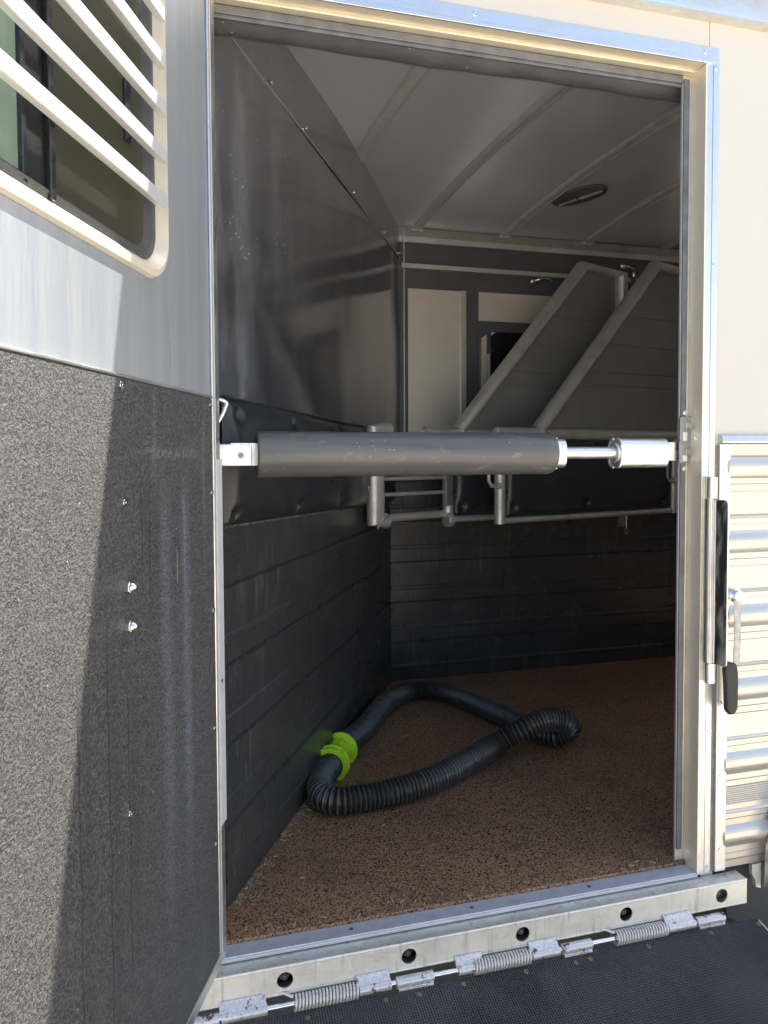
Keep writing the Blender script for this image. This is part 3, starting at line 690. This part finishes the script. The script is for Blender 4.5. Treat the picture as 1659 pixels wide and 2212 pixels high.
mb = MB(); mb.box(.285, .625, -.0190, -.0180, wz0+.042, wz1-.042); mk('window_screen', mb, SCREEN, door, DM, label='dusty insect screen behind the window bars')
mb = MB(); mb.box(.604, .617, -.0178, -.0060, wz0+.036, wz1-.03); mb.box(.6175, .662, -.0178, -.0140, wz0+.040, wz1-.036); mb.box(.6625, .672, -.0178, -.0100, wz0+.038, wz1-.034); mk('window_mullion', mb, BLACKW, door, DM, bev=.002)
mb = MB(); mb.box(.365, .385, -.0178, -.012, 1.62, 1.72); mk('screen_latch', mb, BLACKW, door, DM, bev=.002)
for z_ in (1.533, 1.612, 1.692, 1.772, 1.852, 1.932):
    mb = MB(); mb.box(.302, .985, .0095, .0225, z_, z_+.0235); wb = mk('window_bar', mb, BARM, door, DM, bev=.0015)
    mb = MB()
    for i in range(6): mb.dome((.3005, .0115+i*.0002, z_+.002+i*.004), (-.5, .5, 0), .0022, .002, 8, 2)
    mk('weld_bead', mb, ALUB, wb, DM, smooth=True)

# ------------------------------------------------------------------ interior
ST = empty('stall_interior', (1.0, 1.0, 0)) if False else T
# slanted stall partition; local x along it, the visible face looks towards -y
PM = frame((.014, .18, 0), (.891, 1.657, 0))
def profile_wall(mb, x0, x1, z0, z1, y, grooves, ridges, thick=.03):
    P = [(y, z0)]
    ev = sorted([(g_, 'g') for g_ in grooves]+[(r_, 'r') for r_ in ridges])
    for zz, k in ev:
        if not z0+.02 < zz < z1-.02: continue
        if k == 'g': P += [(y-.003, zz-.010), (y+.007, zz-.004), (y+.007, zz+.002), (y, zz+.004)]
        else: P += [(y, zz-.012), (y-.0035, zz-.007), (y-.0035, zz+.005), (y, zz+.011)]
    P += [(y, z1), (y+thick, z1), (y+thick, z0)]
    mb.prism(P, lambda p, t: (t, p[0], p[1]), x0, x1)
GR = [.790, .586, .383, .179]; RD = [.655, .450, .247, .05]
mb = MB(); profile_wall(mb, -.02, 1.885, -.05, 1.10, 0, [.79, .59, .385, .18], RD); pt = mk('stall_partition', mb, COAT, T, PM, label='slanted black stall wall on the left')
def upw(u, v):
    x = -.02+2.24*u; z_ = 1.06+1.10*v; return (x, .004+.003*math.sin(x*4+z_*2)+.002*math.sin(z_*7+x*3), z_)
mb = MB(); mb.grid(60, 30, upw); mk('partition_sheet', mb, GLOSSW, pt, PM, smooth=True)
mb = MB(); mb.grid(60, 10, lambda u, v: (-.02+2.24*u, -.001+.0025*math.sin(u*9), 2.155+.29*v)); mk('partition_sheet', mb, GLOSSW, pt, PM, smooth=True)
mb = MB(); mb.box(-.02, 2.22, -.0022, .001, 2.1535, 2.1555); mk('partition_seam', mb, ALUD, pt, PM)
for x in (.33, .629, 1.211, 1.75, 2.10): fixing('rivet', pt, (x, -.003, 2.172), (0, -1, 0), .008, .005, M=PM)
for x, z_ in ((.719, 2.405), (1.117, 2.405), (1.42, 2.39), (1.62, 2.38), (1.838, 2.365)): fixing('rivet', pt, (x, -.004, z_), (0, -1, 0), .008, .005, M=PM)
# pad
bt = [(.035, 1.212), (.022, .958), (.433, 1.215), (.47, .95), (.913, .952), (.92, 1.20), (1.40, .93), (1.40, 1.19)]
def padf(x0, x1, ztop, zbot, th, buttons, seed=0, wr_=.003, sgn=-1):
    def fn(u, v):
        x = x0+(x1-x0)*u; a, b = zbot(x), ztop(x); z_ = a+(b-a)*v
        d = min((x-x0), (x1-x), (z_-a)*1.0, (b-z_)*1.0); e = 1-math.exp(-max(d, 0)/.016)
        o_ = th*e
        for bx, bz in buttons:
            q_ = ((x-bx)**2+(z_-bz)**2); o_ -= th*.75*e*math.exp(-q_/(.017**2)) + th*.22*e*math.exp(-q_/(.06**2))
        o_ += wr_*e*(math.sin(x*23+z_*11+seed)*.5+math.sin(x*9-z_*31+seed*2)*.5)
        return (x, sgn*max(o_, .0005), z_)
    return fn
mb = MB(); mb.grid(240, 50, padf(-.012, 1.86, lambda x: 1.250-.012*x+.004*math.sin(x*5), lambda x: .936-.030*x+.004*math.sin(x*4), .038, bt)); pad = mk('wall_pad', mb, VINYL, pt, PM, smooth=True)
mb = MB()
mk('pad_top_edge', MB().tube([(-.01, -.004, 1.250), (1.86, -.004, 1.229)], .006, 10), VINYL, pt, PM, smooth=True)
mk('pad_bottom_edge', MB().tube([(-.01, -.003, .934), (1.86, -.003, .882)], .004, 10), flat('worn_black_edge', (.03, .03, .028), (.16, .15, .12), 40, (.6, .8)), pt, PM, smooth=True)
for bx, bz in bt:
    fixing('pad_button', pt, (bx, -.010, bz), (0, -1, 0), .012, .004, mat=VINYL, hole=False, M=PM)

# lower back lining and ledge
mb = MB(); profile_wall(mb, .86, 1.197, -.05, 1.06, 1.822, GR+[.99], RD+[.86], .03); profile_wall(mb, 1.2005, 5.5, -.05, 1.06, 1.820, GR+[.99], RD+[.86], .03)
mb.box(1.194, 1.203, 1.815, 1.821, -.04, 1.05); bw = mk('back_lining', mb, COAT, T)
mb = MB(); mb.box(.86, 5.5, 1.852, 2.10, 1.03, 1.06); mk('back_ledge', mb, BLACKP, T)
# upper back wall
BY = 2.05
mb = MB(); mb.box(.9, 2.88, BY, BY+.03, 1.03, 2.42); mb.box(4.9, 5.5, BY, BY+.03, 1.03, 2.42); mb.box(2.88, 4.9, BY, BY+.03, 1.03, 1.24); mb.box(2.88, 4.9, BY, BY+.03, 1.98, 2.42); mb.box(3.72, 3.98, BY, BY+.03, 1.24, 1.98); mk('back_wall', mb, BLACKP, T)  # gaps match the added far-side openings that let daylight in
mb = MB(); mb.box(1.02, 5.5, BY-.03, BY, 2.098, 2.122); mk('back_rail', mb, ALUD, T, bev=.002)
mb = MB(); mb.prism([(BY-.045, 2.300), (BY-.002, 2.262), (BY-.002, 2.300)], ext, .95, 5.5); mb.box(.95, 5.5, BY-.014, BY-.001, 2.236, 2.266); mk('ceiling_cove', mb, ALUD, T, bev=.002)
mb = MB(); mb.box(1.06, 1.355, BY-.012, BY-.001, 1.10, 1.996); bp = mk('back_panel', mb, PANEL, T, bev=.002, label='tall tan metal panel in the back corner')
mb = MB(); mb.box(1.357, 1.385, BY-.020, BY-.001, 1.10, 1.998); mb.box(1.352, 1.358, BY-.024, BY-.010, 1.10, 1.994); mk('panel_frame', mb, ALUD, bp, bev=.002)
mb = MB(); mb.box(1.030, 1.037, BY-.03, BY-.001, 1.06, 2.30); mk('corner_post', mb, ALUD, T, bev=.002)
mb = MB(); mb.box(1.462, 2.35, BY-.010, BY-.001, 1.843, 1.998); mk('back_panel', mb, PANEL, T, bev=.002, label='wide short tan metal panel high on the back wall')
# drop window in the back wall
mb = MB(); mb.box(1.462, 2.30, BY-.016, BY-.001, 1.15, 1.842); dw = mk('drop_window', mb, BLACKP, T, bev=.003, label='dark closed drop window in the back wall')
mb = MB(); mb.box(1.520, 2.24, BY-.026, BY-.0165, 1.20, 1.785); mk('dark_pane', mb, flat('dark_pane', (.012, .011, .012), (.02, .018, .018), 6, (.15, .3)), dw, bev=.004)
mb = MB(); mb.prism([(1.470, 1.15), (1.497, 1.15), (1.497, 1.765), (1.470, 1.748)], lambda p, t: (p[0], t, p[1]), BY-.034, BY-.0165); mb.box(1.504, 1.517, BY-.030, BY-.0165, 1.15, 1.665); mk('window_track', mb, PANEL, dw, bev=.001)
mb = MB(); mb.prism([(1.525, 1.782), (1.552, 1.782), (1.525, 1.762)], lambda p, t: (p[0], t, p[1]), BY-.028, BY-.0262); mk('corner_tab', mb, WHITEP, dw)
hp = [Vector((1.775, BY-.020, 2.070)), Vector((1.79, BY-.045, 2.073)), Vector((1.82, BY-.055, 2.080)), Vector((1.86, BY-.055, 2.078)), Vector((1.885, BY-.040, 2.070)), Vector((1.885, BY-.002, 2.066))]
sp_ = []
for i in range(len(hp)-1):
    for j in range(4): sp_.append(hp[i].lerp(hp[i+1], j/4))
for _ in range(3): sp_ = [sp_[0]]+[(sp_[i-1]+sp_[i]*2+sp_[i+1])/4 for i in range(1, len(sp_)-1)]+[sp_[-1]]
mb = MB(); mb.tube(sp_, .007, 12); mb.dome((1.775, BY-.016, 2.070), (0, -1, 0), .016, .016); mb.tube([(1.775, BY-.002, 2.07), (1.775, BY-.02, 2.07)], .008, 12); mk('grab_hook', mb, CHROME, T, smooth=True)

BOWM = flat('ceiling_bow_metal', (.58, .575, .56), (.50, .49, .48), 20, (.35, .5), .35)
# ceiling: an arch sheet with cross bows
def cz(y):
    t = (y-.06)/(BY-.06); return 2.295+.064*math.sin(math.pi*min(max(t, 0), 1))**.65
mb = MB()
for xa, xb, ya, yb in ((-.6, VX0, .06, BY), (VX1, 5.5, .06, BY), (VX0, VX1, .06, VY0), (VX0, VX1, VY1, BY)):  # gap left under the added roof vent for its daylight
    mb.grid(1, 40, lambda u, v: (xa+(xb-xa)*u, ya+(yb-ya)*v, cz(ya+(yb-ya)*v)))
mk('ceiling', mb, CEIL, T, smooth=True, solid=-.004)
for x in (.60, 1.10, 1.60, 2.10, 2.60, 3.10, 3.6, 4.1, 4.95):
    P = []; n = 30
    mb = MB()
    def bow(u, v, x=x):
        y = .08+(BY-.10)*u; xx, zz = [(-.026, 0), (-.022, -.012), (-.013, -.016), (-.011, -.0125), (.011, -.0125), (.013, -.016), (.022, -.012), (.026, 0)][int(round(v*7))]
        return (x+xx+.085*(1-u), y, cz(y)+zz)
    mb.grid(n, 7, bow); mk('ceiling_bow', mb, BOWM, T)
    mb = MB(); mb.box(x-.03, x+.03, BY-.05, BY-.008, 2.285, 2.302); mk('bow_bracket', mb, ALUD, T, bev=.002)
# dome light
lm = empty('x', (0, 0, 0)) if False else None
LR = Matrix.Translation((1.745, 1.49, 2.343)) @ Matrix.Rotation(R(-68), 4, 'Z')
def oval(a, b, z_, n=48): return [(a*math.cos(2*math.pi*i/n), b*math.sin(2*math.pi*i/n)) for i in range(n)]
mb = MB(); mb.prism(oval(.150, .085, 0), lambda p, t: (p[0], p[1], t), -.004, .012); dl = mk('dome_light', mb, BLACKP, T, LR, bev=.004, smooth=True)
for poly in ([(.004, -.010), (.004, .014), (.060, .034), (.122, .016), (.118, .004)], [(-.004, -.014), (-.004, .012), (-.050, .020), (-.118, -.004), (-.110, -.012)]):
    mb = MB(); mb.prism(poly, lambda p, t: (p[0], p[1], t+.25*p[1]), -.016, -.006); mk('light_reflector', mb, flat('lamp_chrome', (.80, .79, .76), (.70, .69, .66), 60, (.15, .3), .6), dl, LR, bev=.001)
mb = MB(); mb.dome((0, 0, -.004), (0, 0, -1), .016, .018); mk('light_switch', mb, BLACKW, dl, LR, smooth=True)

# dividers folded against the back wall; local x along, face looks towards -y
DD = Vector((.965, .261, 0))
def miter_frame(mb, pts, r, flat=None, refn=(0, 1, 0)):
    mb.tube(pts, r, 18, flat=flat, refn=refn)
def make_divider(O, dx, L, label, front):
    M = frame(O, DD); bz, tz = .812, 1.220
    # lower frame
    mb = MB(); mb.tube([(0.0, 0, bz-.014), (0.0, 0, tz+.006)], .0255, 20); fr = mk('divider', mb, ALUD, T, M, smooth=True, label=label)
    mb = MB(); mb.tube([(-.005, .0, bz), (L, .0, bz)], .0155, 16); mk('frame_tube', mb, ALUD, fr, M, smooth=True)
    mb = MB(); mb.tube([(-.12 if not front else -.02, .0, tz-.01), (L, .0, tz-.01)], .030, 18); mk('frame_tube', mb, ALUD, fr, M, smooth=True)
    mb = MB(); mb.tube([(L, 0, bz-.014), (L, 0, tz+.016)], .0255, 20); mk('frame_tube', mb, ALUD, fr, M, smooth=True)
    btn = [(.07, 1.16), (.07, .87), (L*.5, 1.15), (L*.45, .875), (L-.1, .86)]
    mb = MB(); mb.grid(140, 44, padf(.030, L-.028, lambda x: tz-.02, lambda x: bz+.014, .036, btn, 3+dx*10)); mk('divider_pad', mb, VINYL, fr, M @ Matrix.Translation((0, .004, 0)), smooth=True)
    for b_ in btn: fixing('pad_button', fr, (b_[0], -.004, b_[1]), (0, -1, 0), .012, .004, mat=VINYL, hole=False, M=M)
    # head divider: sloping oval tube, top tube, upright, with sheet
    x0 = dx+.060; x1 = dx+.860; x2 = dx+1.145; zt = 2.095
    mb = MB(); miter_frame(mb, [(x0, 0, tz+.010), (x1, 0, zt), (x2, 0, zt-.012), (x2, 0, 1.24)], .046, .6); mk('head_frame', mb, ALUD, fr, M, smooth=True)
    # sheet with pressed grooves
    rows = [1.24, 1.255, 1.445, 1.452, 1.458, 1.465, 1.52, 1.526, 1.532, 1.66, 1.667, 1.674, 1.81, 1.817, 1.824, 2.07]
    mb = MB(); prev = None
    for i, z_ in enumerate(rows):
        xa = x0+(x1-x0)*(z_-tz)/(zt-tz); yy = .0035 if z_ in (1.452, 1.458, 1.526, 1.667, 1.817) else 0
        cur = [mb.bm.verts.new((xa, yy, z_)), mb.bm.verts.new((x2, yy, z_))]
        if prev: mb.face([prev[0], prev[1], cur[1], cur[0]])
        prev = cur
    mk('head_sheet', mb, GREYSHEET, fr, M @ Matrix.Translation((0, .004, 0)), solid=.003)
    return fr, M
d1, M1 = make_divider((1.100, 1.548, 0), 0, 1.14, 'rear stall divider with sloping oval tube, folded against the back wall', False)
d2, M2 = make_divider((1.298, 1.401, 0), .17, 1.195, 'nearer stall divider with sloping oval tube cut off by the right jamb', True)
# plate with holes at the near end of the rear divider
mb = MB(); mb.prism([(-.034, .875), (.006, .885), (.006, 1.12), (-.034, 1.12)], lambda p, t: (p[0], t, p[1]), -.034, -.028); mk('hinge_plate', mb, GALV, d1, M1, bev=.002)
mb = MB(); mb.tube([(-.025, -.02, .812), (.004, -.02, .812)], .034, 24); mk('end_cap', mb, ALUD, d1, M1, bev=.002, smooth=True)
mb = MB(); mb.ring((-.118, 0, 1.214), (1, 0, 0), .031, .027, .03, 24); mk('open_tube_end', mb, ALUD, d1, M1, smooth=True)
# latch on the rear divider upright
mb = MB(); mb.box(1.165, 1.183, -.030, -.004, 1.90, 2.05); lt = mk('spring_latch', mb, BLACKP, d1, M1, bev=.002)
mb = MB(); mb.tube([(1.110, -.04, 2.118), (1.150, -.045, 2.120), (1.190, -.045, 2.112), (1.205, -.04, 2.095), (1.206, -.04, 2.07)], .009, 12); mb.dome((1.110, -.045, 2.118), (-.3, -1, 0), .014, .014); mk('latch_rod', mb, CHROME, lt, M1, smooth=True)
mb = MB(); mb.tube([(1.206, -.035, 2.072), (1.208, -.035, 1.985)], .014, 14); mk('latch_sleeve', mb, BLACKP, lt, M1, smooth=True)
mb = MB(); pth = [(1.209+.010*math.sin(2*math.pi*i/10), -.035+.010*math.cos(2*math.pi*i/10), 1.985-.045*i/60) for i in range(61)]; mb.tube(pth, .0022, 6); mk('latch_spring', mb, CHROME, lt, M1, smooth=True)
mb = MB(); pth = [(1.210+.014*math.cos(2*math.pi*i/20), -.045, 1.922+.014*math.sin(2*math.pi*i/20)) for i in range(20)]; mb.tube(pth, .0026, 8, closed=True); mk('latch_ring', mb, CHROME, lt, M1, smooth=True)
mb = MB(); mb.box(1.150, 1.176, -.046, -.03, 1.925, 1.937); mb.box(1.150, 1.156, -.046, -.03, 1.90, 1.975); mb.box(1.150, 1.176, -.046, -.03, 1.893, 1.901); mk('latch_bracket', mb, GALV, lt, M1, bev=.001)
# handles on the near divider
for bx, sx in ((0, 1), (1.195, 1)):
    mb = MB(); mb.tube([(bx-.088, -.03, 1.17), (bx-.088, -.03, .995), (bx-.072, -.03, .974), (bx-.02, -.028, .972)], .0080, 12); mb.ring((bx-.030, -.028, .972), (1, 0, 0), .0135, .006, .012, 16); mk('lever', mb, ALUD, d2, M2, smooth=True)
mb = MB(); mb.tube([(.82, -.012, .800), (.82, -.012, .735)], .006, 10); pth = [(.82+.013*math.cos(2*math.pi*i/18), -.012, .722+.013*math.sin(2*math.pi*i/18)) for i in range(18)]; mb.tube(pth, .003, 8, closed=True)
mb.box(.768, .812, -.006, .0, .745, .80); mk('hanging_pin', mb, GALV, d2, M2, smooth=True)

# gate frame: post with mitred elbows joined to the rear divider by rods
gx, gy = .690, 1.312
A = Vector((gx, gy, 0)); B = Vector((1.074, 1.541, 0)); gd = (B-A).normalized(); GM = frame(A, gd); GL = (B-A).length
mb = MB(); mb.tube([(.075, 0, 1.222), (0, 0, 1.222), (0, 0, .832), (.060, 0, .832)], .034, 22, refn=(0, 1, 0)); gt = mk('swing_post', mb, ALUD, T, GM, smooth=True, label='short tube post with mitred elbows and rods beside the slanted wall')
for z_, r_ in ((1.012, .0085), (.944, .0085), (.842, .0175)):
    mb = MB(); mb.tube([(.02, 0, z_), (GL, 0, z_-.002)], r_, 14); mk('rod', mb, ALUD, gt, GM, smooth=True)
mb = MB(); mb.prism([(-.095, 1.17), (-.034, 1.17), (-.034, .965), (-.072, .965), (-.095, .985)], lambda p, t: (p[0], t, p[1]), -.012, .012); mk('latch_block', mb, GALV, gt, GM, bev=.003)
mb = MB(); mb.box(-.062, -.045, -.020, -.012, .967, .985); mk('latch_lug', mb, ALUB, gt, GM, bev=.001)
mb = MB()
for i in range(16): mb.dome((-.034, -.012, .975+i*.007), (-.3, -1, 0), .0045, .004, 8, 2)
for i in range(12): mb.dome((.028-i*.0045+.0, -.0335, .866-i*.0052), (0, -1, 0), .0042, .003, 8, 2)
mk('weld_bead', mb, ALUD, gt, GM, smooth=True)

# ------------------------------------------------------------------ chest bar across the doorway
CB = empty('chest_bar', (.45, .06, 1.111)); tag(CB, 'horizontal grey foam covered chest bar fastened across the open doorway', 'chest bar')
BYC, BZ = .060, 1.1105
mb = MB(); n = 64; slit = 0
def slv(mb, x0, x1, Ro, Ri):
    seg = 72; st_ = []
    prof_ = [(x0, Ri), (x0, Ro-.003), (x0+.003, Ro)]+[(x0+.003+(x1-x0-.016)*i/30, Ro+.0006*math.sin(i*1.3)) for i in range(1, 30)]+[(x1-.010, Ro), (x1-.003, Ro-.003), (x1, Ro-.012), (x1, Ri)]
    rings = []
    for x, r_ in prof_:
        rg = []
        for j in range(seg):
            a = 2*math.pi*j/seg; rr = r_
            if abs(((a-R(42)+math.pi) % (2*math.pi))-math.pi) < R(2.0) and r_ > Ri+.01: rr = r_-.005
            rg.append(mb.bm.verts.new((x, BYC-rr*math.cos(a), BZ+rr*math.sin(a))))
        rings.append(rg)
    for i in range(len(rings)):
        a_, b_ = rings[i], rings[(i+1) % len(rings)]
        for j in range(seg): mb.face([a_[j], a_[(j+1) % seg], b_[(j+1) % seg], b_[j]])
slv(mb, .082, .838, .0535, .0415); mk('foam_sleeve', mb, FOAM, CB, smooth=True)
mb = MB(); mb.ring((.0822, BYC, BZ), (1, 0, 0), .0495, .0412, .002, 48); mk('foam_cut_edge', mb, FOAMC, CB)
mb = MB(); mb.tube([(.10, BYC, BZ), (.86, BYC, BZ)], .026, 24); mk('inner_tube', mb, ALUB, CB, smooth=True)
def rr_bar(x0, x1, hy, hz_, r, name, mat, bev):
    P = rrect(-hy, -hz_, hy, hz_, r, 8); mb = MB(); mb.prism(P, lambda p, t: (t, BYC+p[0], BZ+p[1]), x0, x1); return mk(name, mb, mat, CB, bev=bev, smooth=True)
rr_bar(.834, .868, .030, .0375, .022, 'end_plug', ALUB, .002)
for zz in (1.1485, 1.0725): fixing('rivet', CB, (.848, BYC-.008, zz), (0, 0, 1 if zz > 1.1 else -1), .004, .003)
mb = MB(); mb.tube([(.865, BYC, BZ+.001), (1.04, BYC, BZ+.001)], .0160, 28); mk('slide_rod', mb, ALUB, CB, smooth=True)
rr_bar(1.026, 1.172, .030, .0390, .020, 'end_block', ALUB, .003)
mb = MB()
for i in range(40):
    a = 2*math.pi*i/40; mb.dome((1.0255, BYC+.021*math.cos(a), BZ+.001+.022*math.sin(a)), (-1, .6*math.cos(a), .6*math.sin(a)), .0046, .005, 8, 3)
for i in range(60):
    P = rrect(-.0285, -.0375, .0285, .0375, .019, 14); p = P[int(i/60*len(P))]; mb.dome((1.0265, BYC+p[0], BZ+p[1]), (-1, 0, 0), .0042, .0035, 8, 2)
mk('weld_bead', mb, ALUB, CB, smooth=True)
mb = MB(); mb.box(1.170, 1.236, .050, .0545, 1.0895, 1.140); mk('end_tongue', mb, ALUH, CB, bev=.001)
mb = MB(); mb.prism([(-.050, 1.0845), (.088, 1.0845), (.088, 1.137), (.025, 1.137), (.020, 1.1345), (-.050, 1.1340)], lambda p, t: (p[0], t, p[1]), .0525, .058); tg = mk('end_tongue', mb, ALUB, CB, bev=.001)
mb = MB(); mb.box(-.050, .070, .0475, .0515, 1.0855, 1.1325); mk('strap_plate', mb, ALUB, CB, bev=.0012)
mb = MB(); mb.ring((.045, .0465, 1.1085), (0, -1, 0), .0078, .002, .002, 24); mb.dome((.045, .0465, 1.1085), (0, -1, 0), .0045, .003); mk('rivet', mb, GALV, CB, smooth=True)

# ------------------------------------------------------------------ hose on the floor
hz0 = .0245
pts = [(.479, .988, hz0), (.596, 1.133, hz0), (.709, 1.33, hz0), (.803, 1.455, hz0), (.903, 1.515, hz0), (.983, 1.508, hz0), (1.048, 1.457, hz0), (1.095, 1.377, hz0), (1.131, 1.264, hz0), (1.164, 1.159, hz0), (1.192, 1.075, hz0), (1.211, 1.000, hz0), (1.230, .939, hz0), (1.254, .886, hz0), (1.284, .848, .026), (1.318, .832, .042), (1.328, .815, .070), (1.298, .805, .096), (1.248, .802, .110), (1.179, .787, .112), (1.113, .775, .094), (1.050, .790, .062), (.975, .778, .034), (.855, .714, hz0), (.751, .645, hz0), (.644, .593, hz0), (.549, .565, hz0), (.478, .556, hz0), (.415, .551, hz0), (.365, .556, hz0), (.330, .590, hz0), (.325, .640, hz0), (.340, .710, hz0), (.378, .790, hz0), (.426, .875, hz0)]
pts = [Vector(p) for p in pts]
def catmull(P, step=.0014):
    n = len(P); out = []
    for i in range(n):
        p0, p1, p2, p3 = P[(i-1) % n], P[i], P[(i+1) % n], P[(i+2) % n]
        for j in range(24):
            t = j/24; out.append(.5*((2*p1)+(-p0+p2)*t+(2*p0-5*p1+4*p2-p3)*t*t+(-p0+3*p1-3*p2+p3)*t**3))
    for _ in range(6): out = [(out[i-1]+out[i]*2+out[(i+1) % len(out)])/4 for i in range(len(out))]
    d = [0]
    for i in range(len(out)): d.append(d[-1]+(out[(i+1) % len(out)]-out[i]).length)
    tot = d[-1]; m = int(tot/step); res = []; k = 0
    for i in range(m):
        s_ = tot*i/m
        while d[k+1] < s_: k += 1
        t = (s_-d[k])/(d[k+1]-d[k]); res.append(out[k].lerp(out[(k+1) % len(out)], t))
    return res, tot
hp, tot = catmull(pts)
rp_ = tot/round(tot/.0150); nh = len(hp)
def hrad(i):
    s_ = (tot*i/nh) % rp_ / rp_
    return .0345 + .0068*abs(math.sin(math.pi*s_))**.6 + (.0030*math.exp(-((s_-.5)/.07)**2))
HS = empty('hose', (.75, .9, -.021)); tag(HS, 'black corrugated plastic hose lying in a loop on the brown floor mat', 'hose')
# coupling position: between the last point and the first
mb = MB(); mb.tube(hp, hrad, 28, closed=True); ho = mk('hose_tube', mb, None, HS, smooth=True)
at = ho.data.attributes.new('crest_glint', 'FLOAT', 'POINT')
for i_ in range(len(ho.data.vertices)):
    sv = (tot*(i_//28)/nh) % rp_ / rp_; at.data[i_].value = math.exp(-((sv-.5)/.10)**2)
kh = NT('black_hose_plastic'); an = kh.n('Attribute'); an.attribute_name = 'crest_glint'
vn = kh.noise((1, 1, 1), 30, 4); cc = kh.mix(kh.math('MULTIPLY', an.outputs['Fac'], kh.rng(vn, .3, .65, .35, 1)), (.020, .020, .020), (.15, .145, .13))  # bright rib highlights painted on the crests, valleys kept near black
spk = kh.math('MULTIPLY', kh.rng(kh.vor(90), .04, .07, .8, 0), kh.rng(kh.noise((1, 1, 1), 9, 3), .48, .56)); cc = kh.mix(spk, cc, (.5, .48, .44))
kh.col(cc); kh.set(rough=.36, spec=.5); ho.data.materials.append(kh.m)
def near(p): return min(range(nh), key=lambda i: (hp[i]-Vector(p)).length)
ia, ib = near((.392, .812, hz0)), near((.462, .950, hz0))
ca, cb = hp[ia], hp[ib]; ax = (cb-ca).normalized()
mb = MB(); mb.tube([ca+ax*.01, cb], .0475, 48); cpl = mk('coupling', mb, LIME, HS, bev=.001, smooth=True, label='lime green plastic hose coupling')
mb = MB(); mb.ring(cb-ax*.004, ax, .0640, .045, .012, 56); mk('coupling_flange', mb, LIME, cpl, bev=.002, smooth=True)
mb = MB(); mb.ring(ca+ax*.006, ax, .0625, .0460, .014, 56); mb.ring(ca+ax*.020, ax, .0580, .0470, .016, 56); mb.ring(ca+ax*.034, ax, .0640, .0470, .006, 56); cl = mk('coupling_collar', mb, LIME, cpl, bev=.0015, smooth=True)
N_ = Vector((0, 0, 1)); B_ = ax.cross(N_)
mb = MB()
for a in (40, 100, 150, 215, 330): 
    v = N_*math.cos(R(a))+B_*math.sin(R(a)); mb.tube([ca+v*.058+ax*-.002, ca+v*.058+ax*.030], .0065, 10)
mk('collar_lug', mb, LIME, cl, smooth=True)
mb = MB()
for a in (-12, 14):
    v = N_*math.cos(R(a))+B_*math.sin(R(a)); mb.tube([ca+v*.0475+ax*.04, cb+v*.0475-ax*.012], .0022, 8)
mk('coupling_rib', mb, LIME, cpl, smooth=True)


# ------------------------------------------------------------------ chaff and grit swept into the edges of the mat
random.seed(11); mb = MB()
for i_ in range(520):
    if i_ < 330:      # along the foot of the slanted wall
        t = random.random()**1.4*1.8; d_ = .006+abs(random.gauss(0, .018)); p = Vector((.014+.4737*t+.8807*d_, .18+.8807*t-.4737*d_, -.0205))
    elif i_ < 430: p = Vector((random.uniform(.02, 1.2), .046+abs(random.gauss(0, .02)), -.0205))
    else: p = Vector((random.uniform(.1, 1.8), random.uniform(.08, 1.7), -.0205))
    if p.x > 2.2 or p.y > 1.78: continue
    a = random.uniform(0, 6.28); L_ = random.choice((.003, .004, .006, .010, .016)); w_ = random.uniform(.0006, .0014)
    dx = Vector((math.cos(a), math.sin(a), random.uniform(-.1, .25)))*L_/2; dy = Vector((-math.sin(a), math.cos(a), 0))*w_; h_ = Vector((0, 0, .0010+L_*.12))
    v = [mb.bm.verts.new(p+h_+e) for e in (dx+dy, dx-dy, -dx-dy, -dx+dy)]+[mb.bm.verts.new(p+e) for e in (dx*.9+dy, dx*.9-dy, -dx*.9-dy, -dx*.9+dy)]
    for f_ in ((0, 1, 2, 3), (7, 6, 5, 4), (0, 4, 5, 1), (1, 5, 6, 2), (2, 6, 7, 3), (3, 7, 4, 0)): mb.face([v[q_] for q_ in f_])
ch = mk('straw_chaff', mb, flat('dry_straw', (.52, .42, .24), (.36, .28, .16), 200, (.6, .8))); tag(ch, 'fine straw chaff scattered over the brown floor mat', None, kind='stuff')
